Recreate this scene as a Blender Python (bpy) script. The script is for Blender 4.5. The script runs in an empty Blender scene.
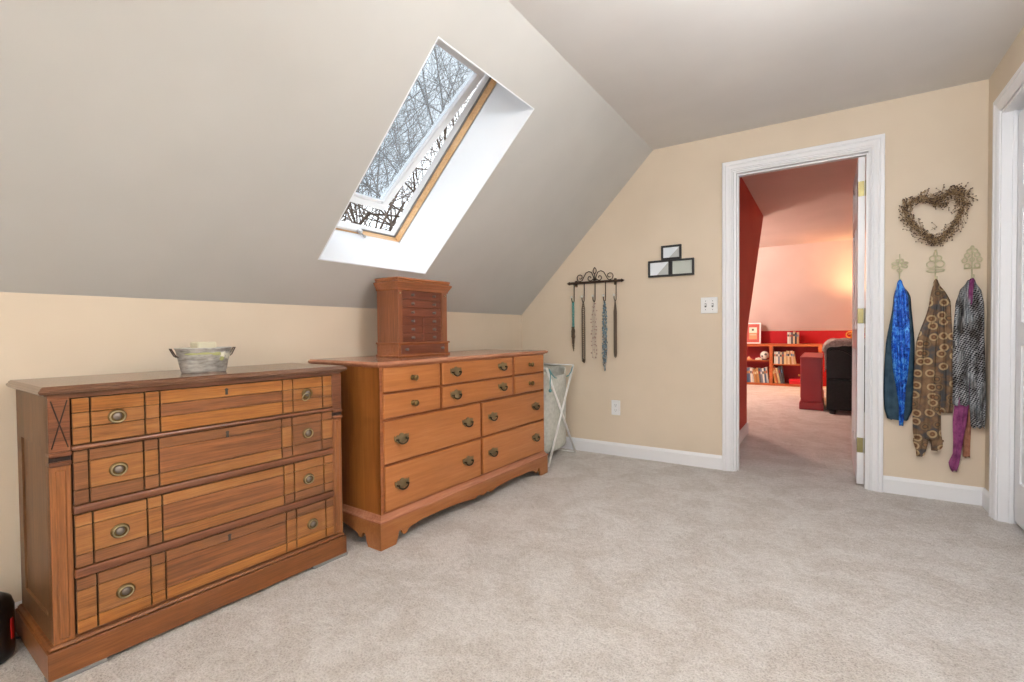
import bpy, bmesh, math, random
from mathutils import Vector, Matrix
from mathutils.geometry import tessellate_polygon
random.seed(7)
sc = bpy.context.scene
COL = sc.collection
PI = math.pi

# ------------------------------------------------------------------ materials
def lin(c):
    def f(v):
        v /= 255.0
        return v/12.92 if v <= .04045 else ((v+.055)/1.055)**2.4
    return (f(c[0]), f(c[1]), f(c[2]), 1.0)

def newmat(name, col=(200, 200, 200), rough=.5, metal=0.0, spec=.5):
    m = bpy.data.materials.new(name); m.use_nodes = True
    b = m.node_tree.nodes['Principled BSDF']
    b.inputs['Base Color'].default_value = lin(col)
    b.inputs['Roughness'].default_value = rough
    b.inputs['Metallic'].default_value = metal
    b.inputs['Specular IOR Level'].default_value = spec
    return m

def N(m, t, **kw):
    n = m.node_tree.nodes.new(t)
    for k, v in kw.items():
        setattr(n, k, v)
    return n

def L(m, a, b):
    m.node_tree.links.new(a, b)

def bsdf(m):
    return m.node_tree.nodes['Principled BSDF']

def mapped(m, scale=(1, 1, 1), coord='Object', rot=(0, 0, 0)):
    tc = N(m, 'ShaderNodeTexCoord'); mp = N(m, 'ShaderNodeMapping')
    mp.inputs['Scale'].default_value = scale
    mp.inputs['Rotation'].default_value = rot
    L(m, tc.outputs[coord], mp.inputs['Vector'])
    return mp.outputs['Vector']

def noise(m, vec, scale, detail=4, rough=.55, dist=0.0):
    n = N(m, 'ShaderNodeTexNoise')
    n.inputs['Scale'].default_value = scale
    n.inputs['Detail'].default_value = detail
    n.inputs['Roughness'].default_value = rough
    n.inputs['Distortion'].default_value = dist
    L(m, vec, n.inputs['Vector'])
    return n.outputs['Fac']

def ramp(m, fac, stops):
    r = N(m, 'ShaderNodeValToRGB')
    e = r.color_ramp.elements
    while len(e) < len(stops):
        e.new(.5)
    for i, (p, c) in enumerate(stops):
        e[i].position = p
        e[i].color = lin(c) if len(c) == 3 else c
    L(m, fac, r.inputs['Fac'])
    return r.outputs['Color']

def bump(m, h, strength=.2, dist=.002):
    b = N(m, 'ShaderNodeBump')
    b.inputs['Strength'].default_value = strength
    b.inputs['Distance'].default_value = dist
    L(m, h, b.inputs['Height'])
    L(m, b.outputs['Normal'], bsdf(m).inputs['Normal'])

def mixc(m, fac, a, b, mode='MIX'):
    x = N(m, 'ShaderNodeMix', data_type='RGBA', blend_type=mode)
    if hasattr(fac, 'node'):
        L(m, fac, x.inputs['Factor'])
    else:
        x.inputs['Factor'].default_value = fac
    for k, v in (('A', a), ('B', b)):
        s = [i for i in x.inputs if i.name == k and i.type == 'RGBA'][0]
        if hasattr(v, 'node'):
            L(m, v, s)
        else:
            s.default_value = lin(v)
    return [o for o in x.outputs if o.type == 'RGBA'][0]

def math_n(m, op, a, b=None):
    n = N(m, 'ShaderNodeMath', operation=op)
    for i, v in enumerate((a, b)):
        if v is None:
            continue
        if hasattr(v, 'node'):
            L(m, v, n.inputs[i])
        else:
            n.inputs[i].default_value = v
    return n.outputs[0]

def wood(name, dark, mid, light, axis='x', scale=1.0, rough=.35, coarse=1.0, pores=.45):
    m = newmat(name, mid, rough)
    st = {'x': (1.6, 26, 26), 'y': (26, 1.6, 26), 'z': (26, 26, 1.6)}[axis]
    st = tuple(s*scale for s in st)
    v = mapped(m, st)
    big = noise(m, v, 1.0*coarse, 5, .6, .6)
    fine = noise(m, mapped(m, tuple(s*5 for s in st)), 1.6, 3, .7)
    s = math_n(m, 'ADD', math_n(m, 'MULTIPLY', big, .55), math_n(m, 'MULTIPLY', fine, .45))
    c = ramp(m, s, [(.33, dark), (.5, mid), (.66, light)])
    pore = noise(m, mapped(m, tuple(s_*(3 if s_ < 5*scale else 14) for s_ in st)), 1.3, 2, .6)
    c = mixc(m, math_n(m, 'MULTIPLY', ramp(m, pore, [(.50, (0, 0, 0, 1)), (.66, (1, 1, 1, 1))]), pores), c, tuple(int(q*.8) for q in dark))
    L(m, c, bsdf(m).inputs['Base Color'])
    bump(m, fine, .06, .001)
    return m

def paint(name, col, var=4, rough=.75):
    m = newmat(name, col, rough, spec=.25)
    v = mapped(m)
    n = noise(m, v, 1.7, 3)
    c = ramp(m, n, [(.3, tuple(max(0, x-var) for x in col)), (.7, tuple(min(255, x+var) for x in col))])
    L(m, c, bsdf(m).inputs['Base Color'])
    bump(m, noise(m, v, 260, 2), .05, .001)
    return m

M = {}
M['cream'] = paint('cream wall paint', (217, 201, 180))
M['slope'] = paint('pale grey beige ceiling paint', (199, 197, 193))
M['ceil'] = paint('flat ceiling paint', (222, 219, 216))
M['white'] = newmat('white satin trim paint', (236, 236, 238), .35)
M['shaft'] = paint('white skylight shaft paint', (240, 242, 246), 2)
M['red'] = paint('red wall paint', (176, 32, 40))
M['redhall'] = paint('brick red hall wall paint', (200, 92, 80))
M['pink'] = paint('pinkish ceiling paint', (218, 196, 190))
M['dark'] = newmat('dark gap', (38, 22, 14), .8)

def carpet():
    m = newmat('beige cut pile carpet', (196, 184, 172), .95, spec=.1)
    v = mapped(m)
    fine = noise(m, v, 150, 3, .7)
    mid = noise(m, v, 38, 4, .6)
    big = noise(m, v, 5.5, 4, .6, .5)
    c1 = ramp(m, fine, [(.34, (138, 122, 110)), (.50, (222, 214, 207)), (.68, (248, 243, 238))])
    c2 = ramp(m, mid, [(.36, (178, 165, 154)), (.62, (234, 228, 222))])
    c3 = ramp(m, big, [(.40, (192, 180, 169)), (.60, (230, 225, 221))])
    c = mixc(m, .38, c1, c2)
    c = mixc(m, .35, c, c3)
    L(m, c, bsdf(m).inputs['Base Color'])
    h = math_n(m, 'ADD', fine, math_n(m, 'MULTIPLY', mid, 1.6))
    bump(m, h, .9, .012)
    b = bsdf(m)
    b.inputs['Sheen Weight'].default_value = .2
    return m
M['carpet'] = carpet()

HON = dict(dark=(128, 66, 20), mid=(186, 110, 42), light=(206, 132, 58))
M['oak'] = wood('honey oak', (104, 62, 30), (146, 94, 49), (166, 114, 65), 'x', 1.0, .32)
M['oak2'] = wood('browner oak', (88, 54, 30), (126, 80, 47), (146, 98, 62), 'x', 1.2, .34)
M['oak3'] = wood('amber oak', (114, 65, 25), (155, 98, 45), (174, 116, 58), 'x', .8, .3)
M['walnut'] = wood('figured walnut veneer', (82, 48, 26), (130, 80, 46), (154, 100, 60), 'x', .55, .33, 2.2)
M['d1dark'] = wood('dark oak rail', (72, 38, 20), (112, 66, 40), (134, 84, 54), 'x', 1.0, .35)
M['d1plinth'] = wood('brown oak plinth', (92, 52, 24), (122, 72, 36), (140, 88, 48), 'x', .9, .35)
M['d1side'] = wood('dark oak side', (70, 44, 22), (98, 64, 34), (118, 80, 46), 'z', .9, .45)
M['d1post'] = wood('oak pilaster', (106, 64, 32), (140, 86, 46), (158, 103, 60), 'z', .9, .35)
M['d1top'] = wood('polished brown dresser top', (78, 50, 36), (108, 74, 54), (128, 92, 68), 'x', 1.0, .16)
M['mapleF'] = wood('orange maple drawer', (156, 94, 48), (172, 107, 57), (184, 121, 71), 'x', .35, .3, pores=.12)
M['mapleS'] = wood('orange maple side', (112, 64, 28), (142, 84, 38), (158, 98, 48), 'z', .3, .28, pores=.12)
M['mapleE'] = wood('maple drawer edge', (120, 66, 34), (146, 84, 46), (160, 96, 56), 'x', .4, .4, pores=.12)
M['mapleT'] = wood('maple dresser top', (146, 92, 66), (172, 114, 86), (186, 130, 100), 'x', .4, .15, pores=.12)
M['mapleB'] = wood('maple base', (134, 80, 40), (158, 98, 52), (172, 114, 66), 'x', .4, .3, pores=.12)
M['jbS'] = wood('cherry jewelry case', (106, 60, 36), (132, 78, 48), (150, 94, 60), 'z', .6, .28)
M['jbD'] = wood('dark cherry drawer', (88, 44, 30), (112, 60, 40), (126, 72, 50), 'x', .6, .3)
M['jbT'] = wood('cherry mouldings', (120, 68, 38), (146, 88, 54), (162, 104, 68), 'x', .5, .25)
M['brass'] = newmat('antique brass', (112, 92, 58), .38, .9)
M['brassL'] = newmat('worn bright brass', (170, 158, 126), .3, .9)
M['pullplate'] = newmat('worn brass plate', (134, 116, 84), .45, .6); M['pullbail'] = newmat('dark brass bail', (66, 54, 38), .4, .7)
M['pewter'] = newmat('grey metal button', (128, 118, 112), .35, .8)
M['hinge'] = newmat('brass hinge', (150, 140, 96), .4, .7)
M['gold'] = newmat('yellow brass', (206, 160, 76), .3, .9)
M['iron'] = newmat('dark bronze iron', (70, 54, 44), .5, .6)
M['black'] = newmat('black frame', (38, 38, 40), .4)
M['pine'] = wood('orange pine window frame', (214, 160, 104), (232, 186, 132), (240, 202, 156), 'y', .5, .4)
M['alu'] = newmat('light grey aluminium', (176, 176, 178), .4, .4)
M['gasket'] = newmat('grey gasket', (128, 126, 124), .7)

def obj_metal_tub():
    m = newmat('galvanised metal', (176, 172, 160), .45, .45)
    n = noise(m, mapped(m, (1, 1, 3)), 30, 4)
    L(m, ramp(m, n, [(.3, (140, 136, 130)), (.7, (204, 202, 196))]), bsdf(m).inputs['Base Color'])
    return m
M['tub'] = obj_metal_tub()

def cloth(name, a, b, scale=40, rough=.85):
    m = newmat(name, a, rough, spec=.2)
    n = noise(m, mapped(m), scale, 4)
    L(m, ramp(m, n, [(.35, a), (.65, b)]), bsdf(m).inputs['Base Color'])
    bump(m, noise(m, mapped(m), scale*6, 2), .15, .001)
    return m
M['bag'] = cloth('white cotton bag', (200, 200, 192), (216, 216, 208))
M['legw'] = newmat('white enamelled metal', (244, 242, 238), .4)
M['turq'] = newmat('turquoise cord', (104, 156, 158), .6)

# ------------------------------------------------------------------ mesh builder
class MB:
    def __init__(s):
        s.bm = bmesh.new()
    def _fin(s, faces, mi, smooth):
        for f in faces:
            f.material_index = mi; f.smooth = smooth
    def box(s, x0, x1, y0, y1, z0, z1, mi=0, bev=0.0, seg=1, mtx=None):
        vs = [Vector(p) for p in ((x0,y0,z0),(x1,y0,z0),(x1,y1,z0),(x0,y1,z0),(x0,y0,z1),(x1,y0,z1),(x1,y1,z1),(x0,y1,z1))]
        if mtx:
            vs = [mtx @ v for v in vs]
        v = [s.bm.verts.new(p) for p in vs]
        fs = [s.bm.faces.new([v[i] for i in q]) for q in ((3,2,1,0),(4,5,6,7),(0,1,5,4),(1,2,6,5),(2,3,7,6),(3,0,4,7))]
        s._fin(fs, mi, False)
        if bev > 0:
            es = list({e for f in fs for e in f.edges})
            r = bmesh.ops.bevel(s.bm, geom=es, offset=bev, segments=seg, affect='EDGES', profile=.5, clamp_overlap=True)
            s._fin(r['faces'], mi, False)
        return s
    def prism(s, poly, fn, a0, a1, mi=0, smooth=False, caps=True):
        """poly: 2-D outline; fn(p, a) -> 3-D point"""
        n = len(poly)
        A = [s.bm.verts.new(fn(p, a0)) for p in poly]
        B = [s.bm.verts.new(fn(p, a1)) for p in poly]
        fs = []
        for i in range(n):
            j = (i+1) % n
            fs.append(s.bm.faces.new((A[i], A[j], B[j], B[i])))
        s._fin(fs, mi, smooth)
        if caps:
            tris = tessellate_polygon([[Vector((p[0], p[1], 0)) for p in poly]])
            c = []
            for t in tris:
                for ring_ in (A, B):
                    try:
                        c.append(s.bm.faces.new([ring_[i] for i in t]))
                    except ValueError:
                        pass
            s._fin(c, mi, False)
        return s
    def tube(s, pts, r, seg=8, closed=False, mi=0, caps=True):
        pts = [Vector(p) for p in pts]
        n = len(pts)
        rr = r if isinstance(r, (list, tuple)) else [r]*n
        rings = []
        prev = None
        for i, p in enumerate(pts):
            if closed:
                t = pts[(i+1) % n]-pts[i-1]
            else:
                t = pts[min(i+1, n-1)]-pts[max(i-1, 0)]
            if t.length < 1e-9:
                t = Vector((0, 0, 1))
            t.normalize()
            if prev is None:
                a = Vector((0, 0, 1)) if abs(t.z) < .9 else Vector((1, 0, 0))
                u = t.cross(a).normalized()
            else:
                u = prev - t*prev.dot(t)
                u = u.normalized() if u.length > 1e-6 else t.orthogonal().normalized()
            prev = u
            w = t.cross(u)
            rings.append([s.bm.verts.new(p+(u*math.cos(2*PI*k/seg)+w*math.sin(2*PI*k/seg))*rr[i]) for k in range(seg)])
        fs = []
        for i in range(n if closed else n-1):
            a, b = rings[i], rings[(i+1) % n]
            for k in range(seg):
                j = (k+1) % seg
                fs.append(s.bm.faces.new((a[k], a[j], b[j], b[k])))
        s._fin(fs, mi, True)
        if caps and not closed:
            c = [s.bm.faces.new(rings[0][::-1]), s.bm.faces.new(rings[-1])]
            s._fin(c, mi, False)
        return s
    def lathe(s, prof, c=(0, 0, 0), axis='z', seg=20, mi=0, sx=1.0, sy=1.0, smooth=True):
        c = Vector(c)
        def P(r, h, k):
            a = 2*PI*k/seg
            x, y = r*math.cos(a)*sx, r*math.sin(a)*sy
            if axis == 'z': return c+Vector((x, y, h))
            if axis == 'y': return c+Vector((x, -h, y))      # h grows towards -y
            return c+Vector((h, x, y))
        rings = []
        for r, h in prof:
            if r < 1e-6:
                rings.append([s.bm.verts.new(P(0, h, 0))])
            else:
                rings.append([s.bm.verts.new(P(r, h, k)) for k in range(seg)])
        fs = []
        for a, b in zip(rings[:-1], rings[1:]):
            for k in range(seg):
                j = (k+1) % seg
                if len(a) == 1 and len(b) == 1: continue
                if len(a) == 1: fs.append(s.bm.faces.new((a[0], b[j], b[k])))
                elif len(b) == 1: fs.append(s.bm.faces.new((a[k], a[j], b[0])))
                else: fs.append(s.bm.faces.new((a[k], a[j], b[j], b[k])))
        s._fin(fs, mi, smooth)
        return s
    def ball(s, c, r, seg=8, mi=0, sq=(1, 1, 1)):
        c = Vector(c)
        rg = max(3, seg//2)
        rings = []
        for i in range(rg+1):
            t = PI*i/rg
            if i in (0, rg):
                rings.append([s.bm.verts.new(c+Vector((0, 0, r*math.cos(t)*sq[2])))])
            else:
                rings.append([s.bm.verts.new(c+Vector((r*math.sin(t)*math.cos(2*PI*k/seg)*sq[0], r*math.sin(t)*math.sin(2*PI*k/seg)*sq[1], r*math.cos(t)*sq[2]))) for k in range(seg)])
        fs = []
        for a, b in zip(rings[:-1], rings[1:]):
            for k in range(seg):
                j = (k+1) % seg
                if len(a) == 1: fs.append(s.bm.faces.new((a[0], b[k], b[j])))
                elif len(b) == 1: fs.append(s.bm.faces.new((a[k], b[0], a[j])))
                else: fs.append(s.bm.faces.new((a[k], b[k], b[j], a[j])))
        s._fin(fs, mi, True)
        return s
    def grid(s, fn, nu, nv, mi=0, closed_u=False):
        V = [[s.bm.verts.new(fn(i/(nu if closed_u else nu-1), j/(nv-1))) for i in range(nu)] for j in range(nv)]
        fs = []
        for j in range(nv-1):
            for i in range(nu if closed_u else nu-1):
                k = (i+1) % nu
                fs.append(s.bm.faces.new((V[j][i], V[j][k], V[j+1][k], V[j+1][i])))
        s._fin(fs, mi, True)
        return s

def obj(name, mb, mats, parent=None, recalc=True):
    if recalc:
        bmesh.ops.recalc_face_normals(mb.bm, faces=mb.bm.faces[:])
    me = bpy.data.meshes.new(name)
    mb.bm.to_mesh(me); mb.bm.free()
    if not isinstance(mats, (list, tuple)):
        mats = [mats]
    for m in mats:
        me.materials.append(M[m] if isinstance(m, str) else m)
    o = bpy.data.objects.new(name, me)
    COL.objects.link(o)
    if parent:
        o.parent = parent
    return o

def empty(name, loc=(0, 0, 0), rz=0.0):
    o = bpy.data.objects.new(name, None)
    o.empty_display_size = .05
    COL.objects.link(o)
    o.location = loc; o.rotation_euler = (0, 0, rz)
    return o

def tag(o, label, cat, group=None, kind=None):
    o['label'] = label; o['category'] = cat
    if group: o['group'] = group
    if kind: o['kind'] = kind
    return o

def thing(name, label, cat, loc=(0, 0, 0), rz=0.0, group=None):
    return tag(empty(name, loc, rz), label, cat, group)

def struct(name, mb, mats, parent=None):
    o = obj(name, mb, mats, parent)
    if parent is None:
        o['kind'] = 'structure'
    return o

def copy_tree(o, parent=None):
    c = o.copy(); COL.objects.link(c)
    if parent is not None:
        c.parent = parent
    for ch in list(o.children):
        copy_tree(ch, c)
    return c

# ------------------------------------------------------------------ room numbers
W = 2.947; HK = 1.11; XR = 1.149; HC = 2.2925; YB = -5.3
TH = math.atan2(HC-HK, XR)
SD = Vector((math.cos(TH), 0, math.sin(TH)))       # up the slope
ND = Vector((-math.sin(TH), 0, math.cos(TH)))      # outward
SL = math.hypot(XR, HC-HK)
def S(s, y, off=0.0):
    p = SD*s + ND*off
    return Vector((p.x, y, HK+p.z))
def sbox(mb, s0, s1, y0, y1, o0, o1, mi=0, bev=0.0):
    mt = Matrix(((SD.x, 0, ND.x, 0), (0, 1, 0, 0), (SD.z, 0, ND.z, HK), (0, 0, 0, 1)))
    return mb.box(s0, s1, y0, y1, o0, o1, mi, bev, mtx=mt)
FY1 = 6.06         # far end of the other room
HX = 1.60          # left wall of the passage

# floor (one carpet through the doorway)
b = MB(); b.box(-.3, 5.2, YB-.2, FY1+.1, -.12, 0)
struct('floor', b, 'carpet')
# knee wall
b = MB(); b.box(-.12, 0, YB, 0.0, 0, HK+.02)
struct('wall_left', b, 'cream')
# slope with the skylight opening
O_S0, O_S1, O_Y0, O_Y1, O_D = .288, 1.388, -2.152, -1.418, .30
b = MB()
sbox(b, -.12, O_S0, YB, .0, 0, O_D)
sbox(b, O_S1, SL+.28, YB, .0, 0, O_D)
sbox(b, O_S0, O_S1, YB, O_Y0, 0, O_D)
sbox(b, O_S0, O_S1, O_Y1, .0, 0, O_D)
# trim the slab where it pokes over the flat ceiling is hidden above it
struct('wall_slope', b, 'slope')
b = MB(); b.box(XR, W+.14, YB, .0, HC, HC+.12)
struct('ceiling', b, 'ceil')
# far wall with the doorway
DX1, DX2, DZ = 1.692, 2.448, 2.038
wt = .115
b = MB()
gl = [(-.12, 0), (DX1, 0), (DX1, DZ), (DX2, DZ), (DX2, 0), (W+.13, 0), (W+.13, HC+.3), (XR, HC+.3), (-.12, HK+.02)]
b.prism(gl, lambda p, a: Vector((p[0], a, p[1])), 0, wt)
struct('wall_far', b, ['cream'])
# right wall with closet opening
CY0, CY1, CZ = -.245, -2.05, 2.03
b = MB()
b.box(W, W+.12, CY0, 0, 0, HC)
b.box(W, W+.12, CY1, CY0, CZ, HC)
b.box(W, W+.12, YB, CY1, 0, HC)
struct('wall_right', b, 'cream')
b = MB(); b.box(W+.12, W+.75, CY1-.1, CY0+.1, -.1, 0); b.box(W+.7, W+.75, CY1-.1, CY0+.1, 0, HC)
b.box(W+.12, W+.75, CY0+.05, CY0+.1, 0, HC); b.box(W+.12, W+.75, CY1-.1, CY1-.05, 0, HC); b.box(W+.12, W+.75, CY1-.1, CY0+.1, HC, HC+.05)
struct('wall_closet', b, 'cream')
# back wall with a window opening behind the camera
BW = (1.40, 2.78, .75, 2.05)
b = MB()
b.box(-.12, BW[0], YB-.12, YB, 0, 2.6); b.box(BW[1], W+.13, YB-.12, YB, 0, 2.6)
b.box(BW[0], BW[1], YB-.12, YB, 0, BW[2]); b.box(BW[0], BW[1], YB-.12, YB, BW[3], 2.6)
struct('wall_back', b, 'cream')
b = MB()
for x0, x1, z0, z1 in ((BW[0]-.07, BW[0]+.03, BW[2]-.07, BW[3]+.07), (BW[1]-.03, BW[1]+.07, BW[2]-.07, BW[3]+.07),
                       (BW[0]+.03, BW[1]-.03, BW[2]-.07, BW[2]+.03), (BW[0]+.03, BW[1]-.03, BW[3]-.03, BW[3]+.07),
                       (BW[0]+.03, BW[1]-.03, 1.385, 1.42)):
    b.box(x0, x1, YB-.09, YB+.018, z0, z1, 0, .003)
struct('window_2', b, 'white')

# baseboards
def base_run(name, pts_fn, length, h=.098):
    prof = [(0, 0), (.013, 0), (.013, h*.8), (.009, h*.9), (.004, h), (0, h)]
    b = MB(); b.prism(prof, pts_fn, 0, length)
    return struct(name, b, 'white')
base_run('baseboard_far', lambda p, a: Vector((a, -p[0], p[1])), 1.624)
base_run('baseboard_far_right', lambda p, a: Vector((2.506+a, -p[0], p[1])), W-2.506)
base_run('baseboard_left', lambda p, a: Vector((p[0], -a, p[1])), -YB)
base_run('baseboard_right', lambda p, a: Vector((W-p[0], -a, p[1])), .178)

# door casing (profiled) : far wall
def casing_profile(w):      # (across from inner edge, thickness)
    return [(0, 0), (0, .009), (w*.10, .014), (w*.16, .010), (w*.22, .014), (w*.30, .011), (w*.55, .018), (w*.66, .016), (w*.72, .021), (w*.95, .021), (w, .017), (w, 0)]
CX1, CX2, CZT, CWI = 1.624, 2.506, 2.100, .0715
def casing(name, x1, x2, zt, w, fn):
    pr = casing_profile(w)
    b = MB()
    # left leg, head, right leg as one mitred profile
    path = [((x1+w, 0), (-1, 0)), ((x1+w, zt-w), (-1, 1)), ((x2-w, zt-w), (1, 1)), ((x2-w, 0), (1, 0))]
    rows = []
    for (px, pz), (dx, dz) in path:
        rows.append([b.bm.verts.new(fn(px+dx*a, pz+dz*a, t)) for a, t in pr])
    for A, B_ in zip(rows[:-1], rows[1:]):
        for i in range(len(pr)):
            j = (i+1) % len(pr)
            b.bm.faces.new((A[i], A[j], B_[j], B_[i]))
    b.bm.faces.new(rows[0]); b.bm.faces.new(rows[-1][::-1])
    return struct(name, b, 'white')
casing('trim_1', CX1, CX2, CZT, CWI, lambda x, z, t: Vector((x, -t, z)))
casing('trim_2', CX1, CX2, CZT, CWI, lambda x, z, t: Vector((x, wt+t, z)))
b = MB()   # jamb lining with stop
b.box(DX1, DX1+.018, 0, wt, 0, DZ-.018, 0, .001); b.box(DX2-.018, DX2, 0, wt, 0, DZ-.018, 0, .001); b.box(DX1, DX2, 0, wt, DZ-.018, DZ, 0, .001)
b.box(DX1+.018, DX1+.028, .035, .075, 0, DZ-.028); b.box(DX2-.028, DX2-.018, .008, .034, 0, DZ-.028); b.box(DX1+.018, DX2-.018, .035, .075, DZ-.028, DZ-.018)
struct('trim_3', b, 'white')
# closet casing and jamb
casing('trim_4', 0.176, 2.12, 2.105, .07, lambda x, z, t: Vector((W-t, -x, z)))
b = MB()
b.box(W-.004, W+.12, CY0-.012, CY0, 0, CZ-.012); b.box(W-.004, W+.12, CY1, CY1+.012, 0, CZ-.012); b.box(W-.004, W+.12, CY1, CY0, CZ-.012, CZ)
b.box(W+.035, W+.05, CY0-.02, CY0-.012, 0, CZ-.012)
struct('trim_5', b, 'white')

def panel_door(mb, w, h, t, panels, mi=0):
    """slab in x 0..w, z 0..h, y 0..t, with recessed raised panels on both faces"""
    xs = sorted({0, w} | {p[0] for p in panels} | {p[1] for p in panels})
    zs = sorted({0, h} | {p[2] for p in panels} | {p[3] for p in panels})
    def inpan(x, z):
        return any(p[0] < x < p[1] and p[2] < z < p[3] for p in panels)
    for i in range(len(xs)-1):
        for j in range(len(zs)-1):
            if not inpan((xs[i]+xs[i+1])/2, (zs[j]+zs[j+1])/2):
                mb.box(xs[i], xs[i+1], 0, t, zs[j], zs[j+1], mi)
    for x0, x1, z0, z1 in panels:
        mb.box(x0-.001, x1+.001, .009, t-.009, z0-.001, z1+.001, mi)
        mb.box(x0+.028, x1-.028, .003, t-.003, z0+.028, z1-.028, mi, .006)
def six(w):
    a, c = .1, .1
    m1 = (w-2*a-c)/2
    cols = ((a, a+m1), (a+m1+c, w-a))
    rows = ((.22, .82), (.95, 1.6), (1.7, 1.9))
    return [(x0, x1, z0, z1) for x0, x1 in cols for z0, z1 in rows]
# open door into the next room
d1 = empty('door_1', (2.417, .052, .014), PI/2); d1['kind'] = 'structure'
b = MB(); panel_door(b, .708, 1.992, .035, six(.708)); obj('panel', b, 'white', d1)
for z in (.24, 1.03, 1.80):
    b = MB()
    b.box(-.0025, .0, .004, .035, z-.045, z+.045, 0, .001)
    b.tube([(-.004, -.004, z-.046), (-.004, -.004, z+.046)], .0055, 8)
    b.box(-.03, .0, -.0045, -.002, z-.045, z+.045, 0)
    for k in (-.03, 0, .03):
        b.lathe([(.004, 0), (.003, .0015), (0, .002)], (-.0025, .02, z+k), 'x', 8)
    obj('hinge', b, 'hinge', d1)
b = MB()
for sgn, y0 in ((-1, 0), (1, .035)):
    b.lathe([(0, 0), (.03, 0), (.03, .004), (.011, .008), (.011, .03), (.024, .04), (.027, .052), (.02, .062), (0, .065)], (0.645, y0, .94), 'y', 16) if sgn < 0 else None
obj('knob', b, 'gold', d1)
# closet door : two sliding panel doors
for k, (x, ya) in enumerate(((W+.052, CY0-.02), (W+.085, CY0-.92))):
    d = empty('door_%d' % (k+2), (x, ya, .02), -PI/2); d['kind'] = 'structure'
    b = MB(); panel_door(b, .9, 1.975, .03, [(.075, .40, .2, .86), (.5, .825, .2, .86), (.075, .40, .97, 1.52), (.5, .825, .97, 1.52), (.075, .40, 1.62, 1.86), (.5, .825, 1.62, 1.86)])
    obj('panel', b, 'white', d)

# ------------------------------------------------------------------ skylight
b = MB()
t = .006
sbox(b, O_S0, O_S0+t, O_Y0, O_Y1, -.001, O_D); sbox(b, O_S1-t, O_S1, O_Y0, O_Y1, -.001, O_D)
sbox(b, O_S0+t, O_S1-t, O_Y0, O_Y0+t, -.001, O_D); sbox(b, O_S0+t, O_S1-t, O_Y1-t, O_Y1, -.001, O_D)
struct('trim_6', b, 'shaft')
w1 = empty('window_1'); w1['kind'] = 'structure'
def ring(b, s0, s1, y0, y1, w, o0, o1, mi=0, bev=0):
    sbox(b, s0, s0+w, y0, y1, o0, o1, mi, bev); sbox(b, s1-w, s1, y0, y1, o0, o1, mi, bev)
    sbox(b, s0+w, s1-w, y0, y0+w, o0, o1, mi, bev); sbox(b, s0+w, s1-w, y1-w, y1, o0, o1, mi, bev)
b = MB(); ring(b, O_S0-.04, O_S1+.04, O_Y0-.04, O_Y1+.04, .046, O_D-.006, O_D+.045)
obj('inner_frame', b, 'pine', w1)
b = MB(); ring(b, O_S0-.06, O_S1+.06, O_Y0-.06, O_Y1+.06, .072, O_D+.045, O_D+.055)
obj('gasket', b, 'gasket', w1)
b = MB(); ring(b, O_S0-.06, O_S1+.06, O_Y0-.06, O_Y1+.06, .074, O_D+.055, O_D+.095)
obj('outer_frame', b, 'white', w1)
# sash hinged at its upper edge, open outwards
AN = math.radians(8.0)
hs, ho = 1.385, O_D+.075
sd = -SD*math.cos(AN)+ND*math.sin(AN); nd = SD*math.sin(AN)+ND*math.cos(AN)
o0 = S(hs, 0, ho)
mt = Matrix(((sd.x, 0, nd.x, o0.x), (0, 1, 0, 0), (sd.z, 0, nd.z, o0.z), (0, 0, 0, 1)))
sy0, sy1, sl = O_Y0+.004, O_Y1-.024, 1.03
b = MB(); bw = .046
for q in ((0, bw, sy0, sy1), (sl-bw, sl, sy0, sy1), (bw, sl-bw, sy0, sy0+bw), (bw, sl-bw, sy1-bw, sy1)):
    b.box(q[0], q[1], q[2], q[3], 0, .05, 0, .003, mtx=mt)
b.box(sl-bw-.012, sl-bw, sy0+bw, sy1-bw, .012, .03, 0, mtx=mt)
sash = obj('sash', b, 'white', w1)
def N_obj(m):
    return N(m, 'ShaderNodeTexCoord').outputs['Object']
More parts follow.
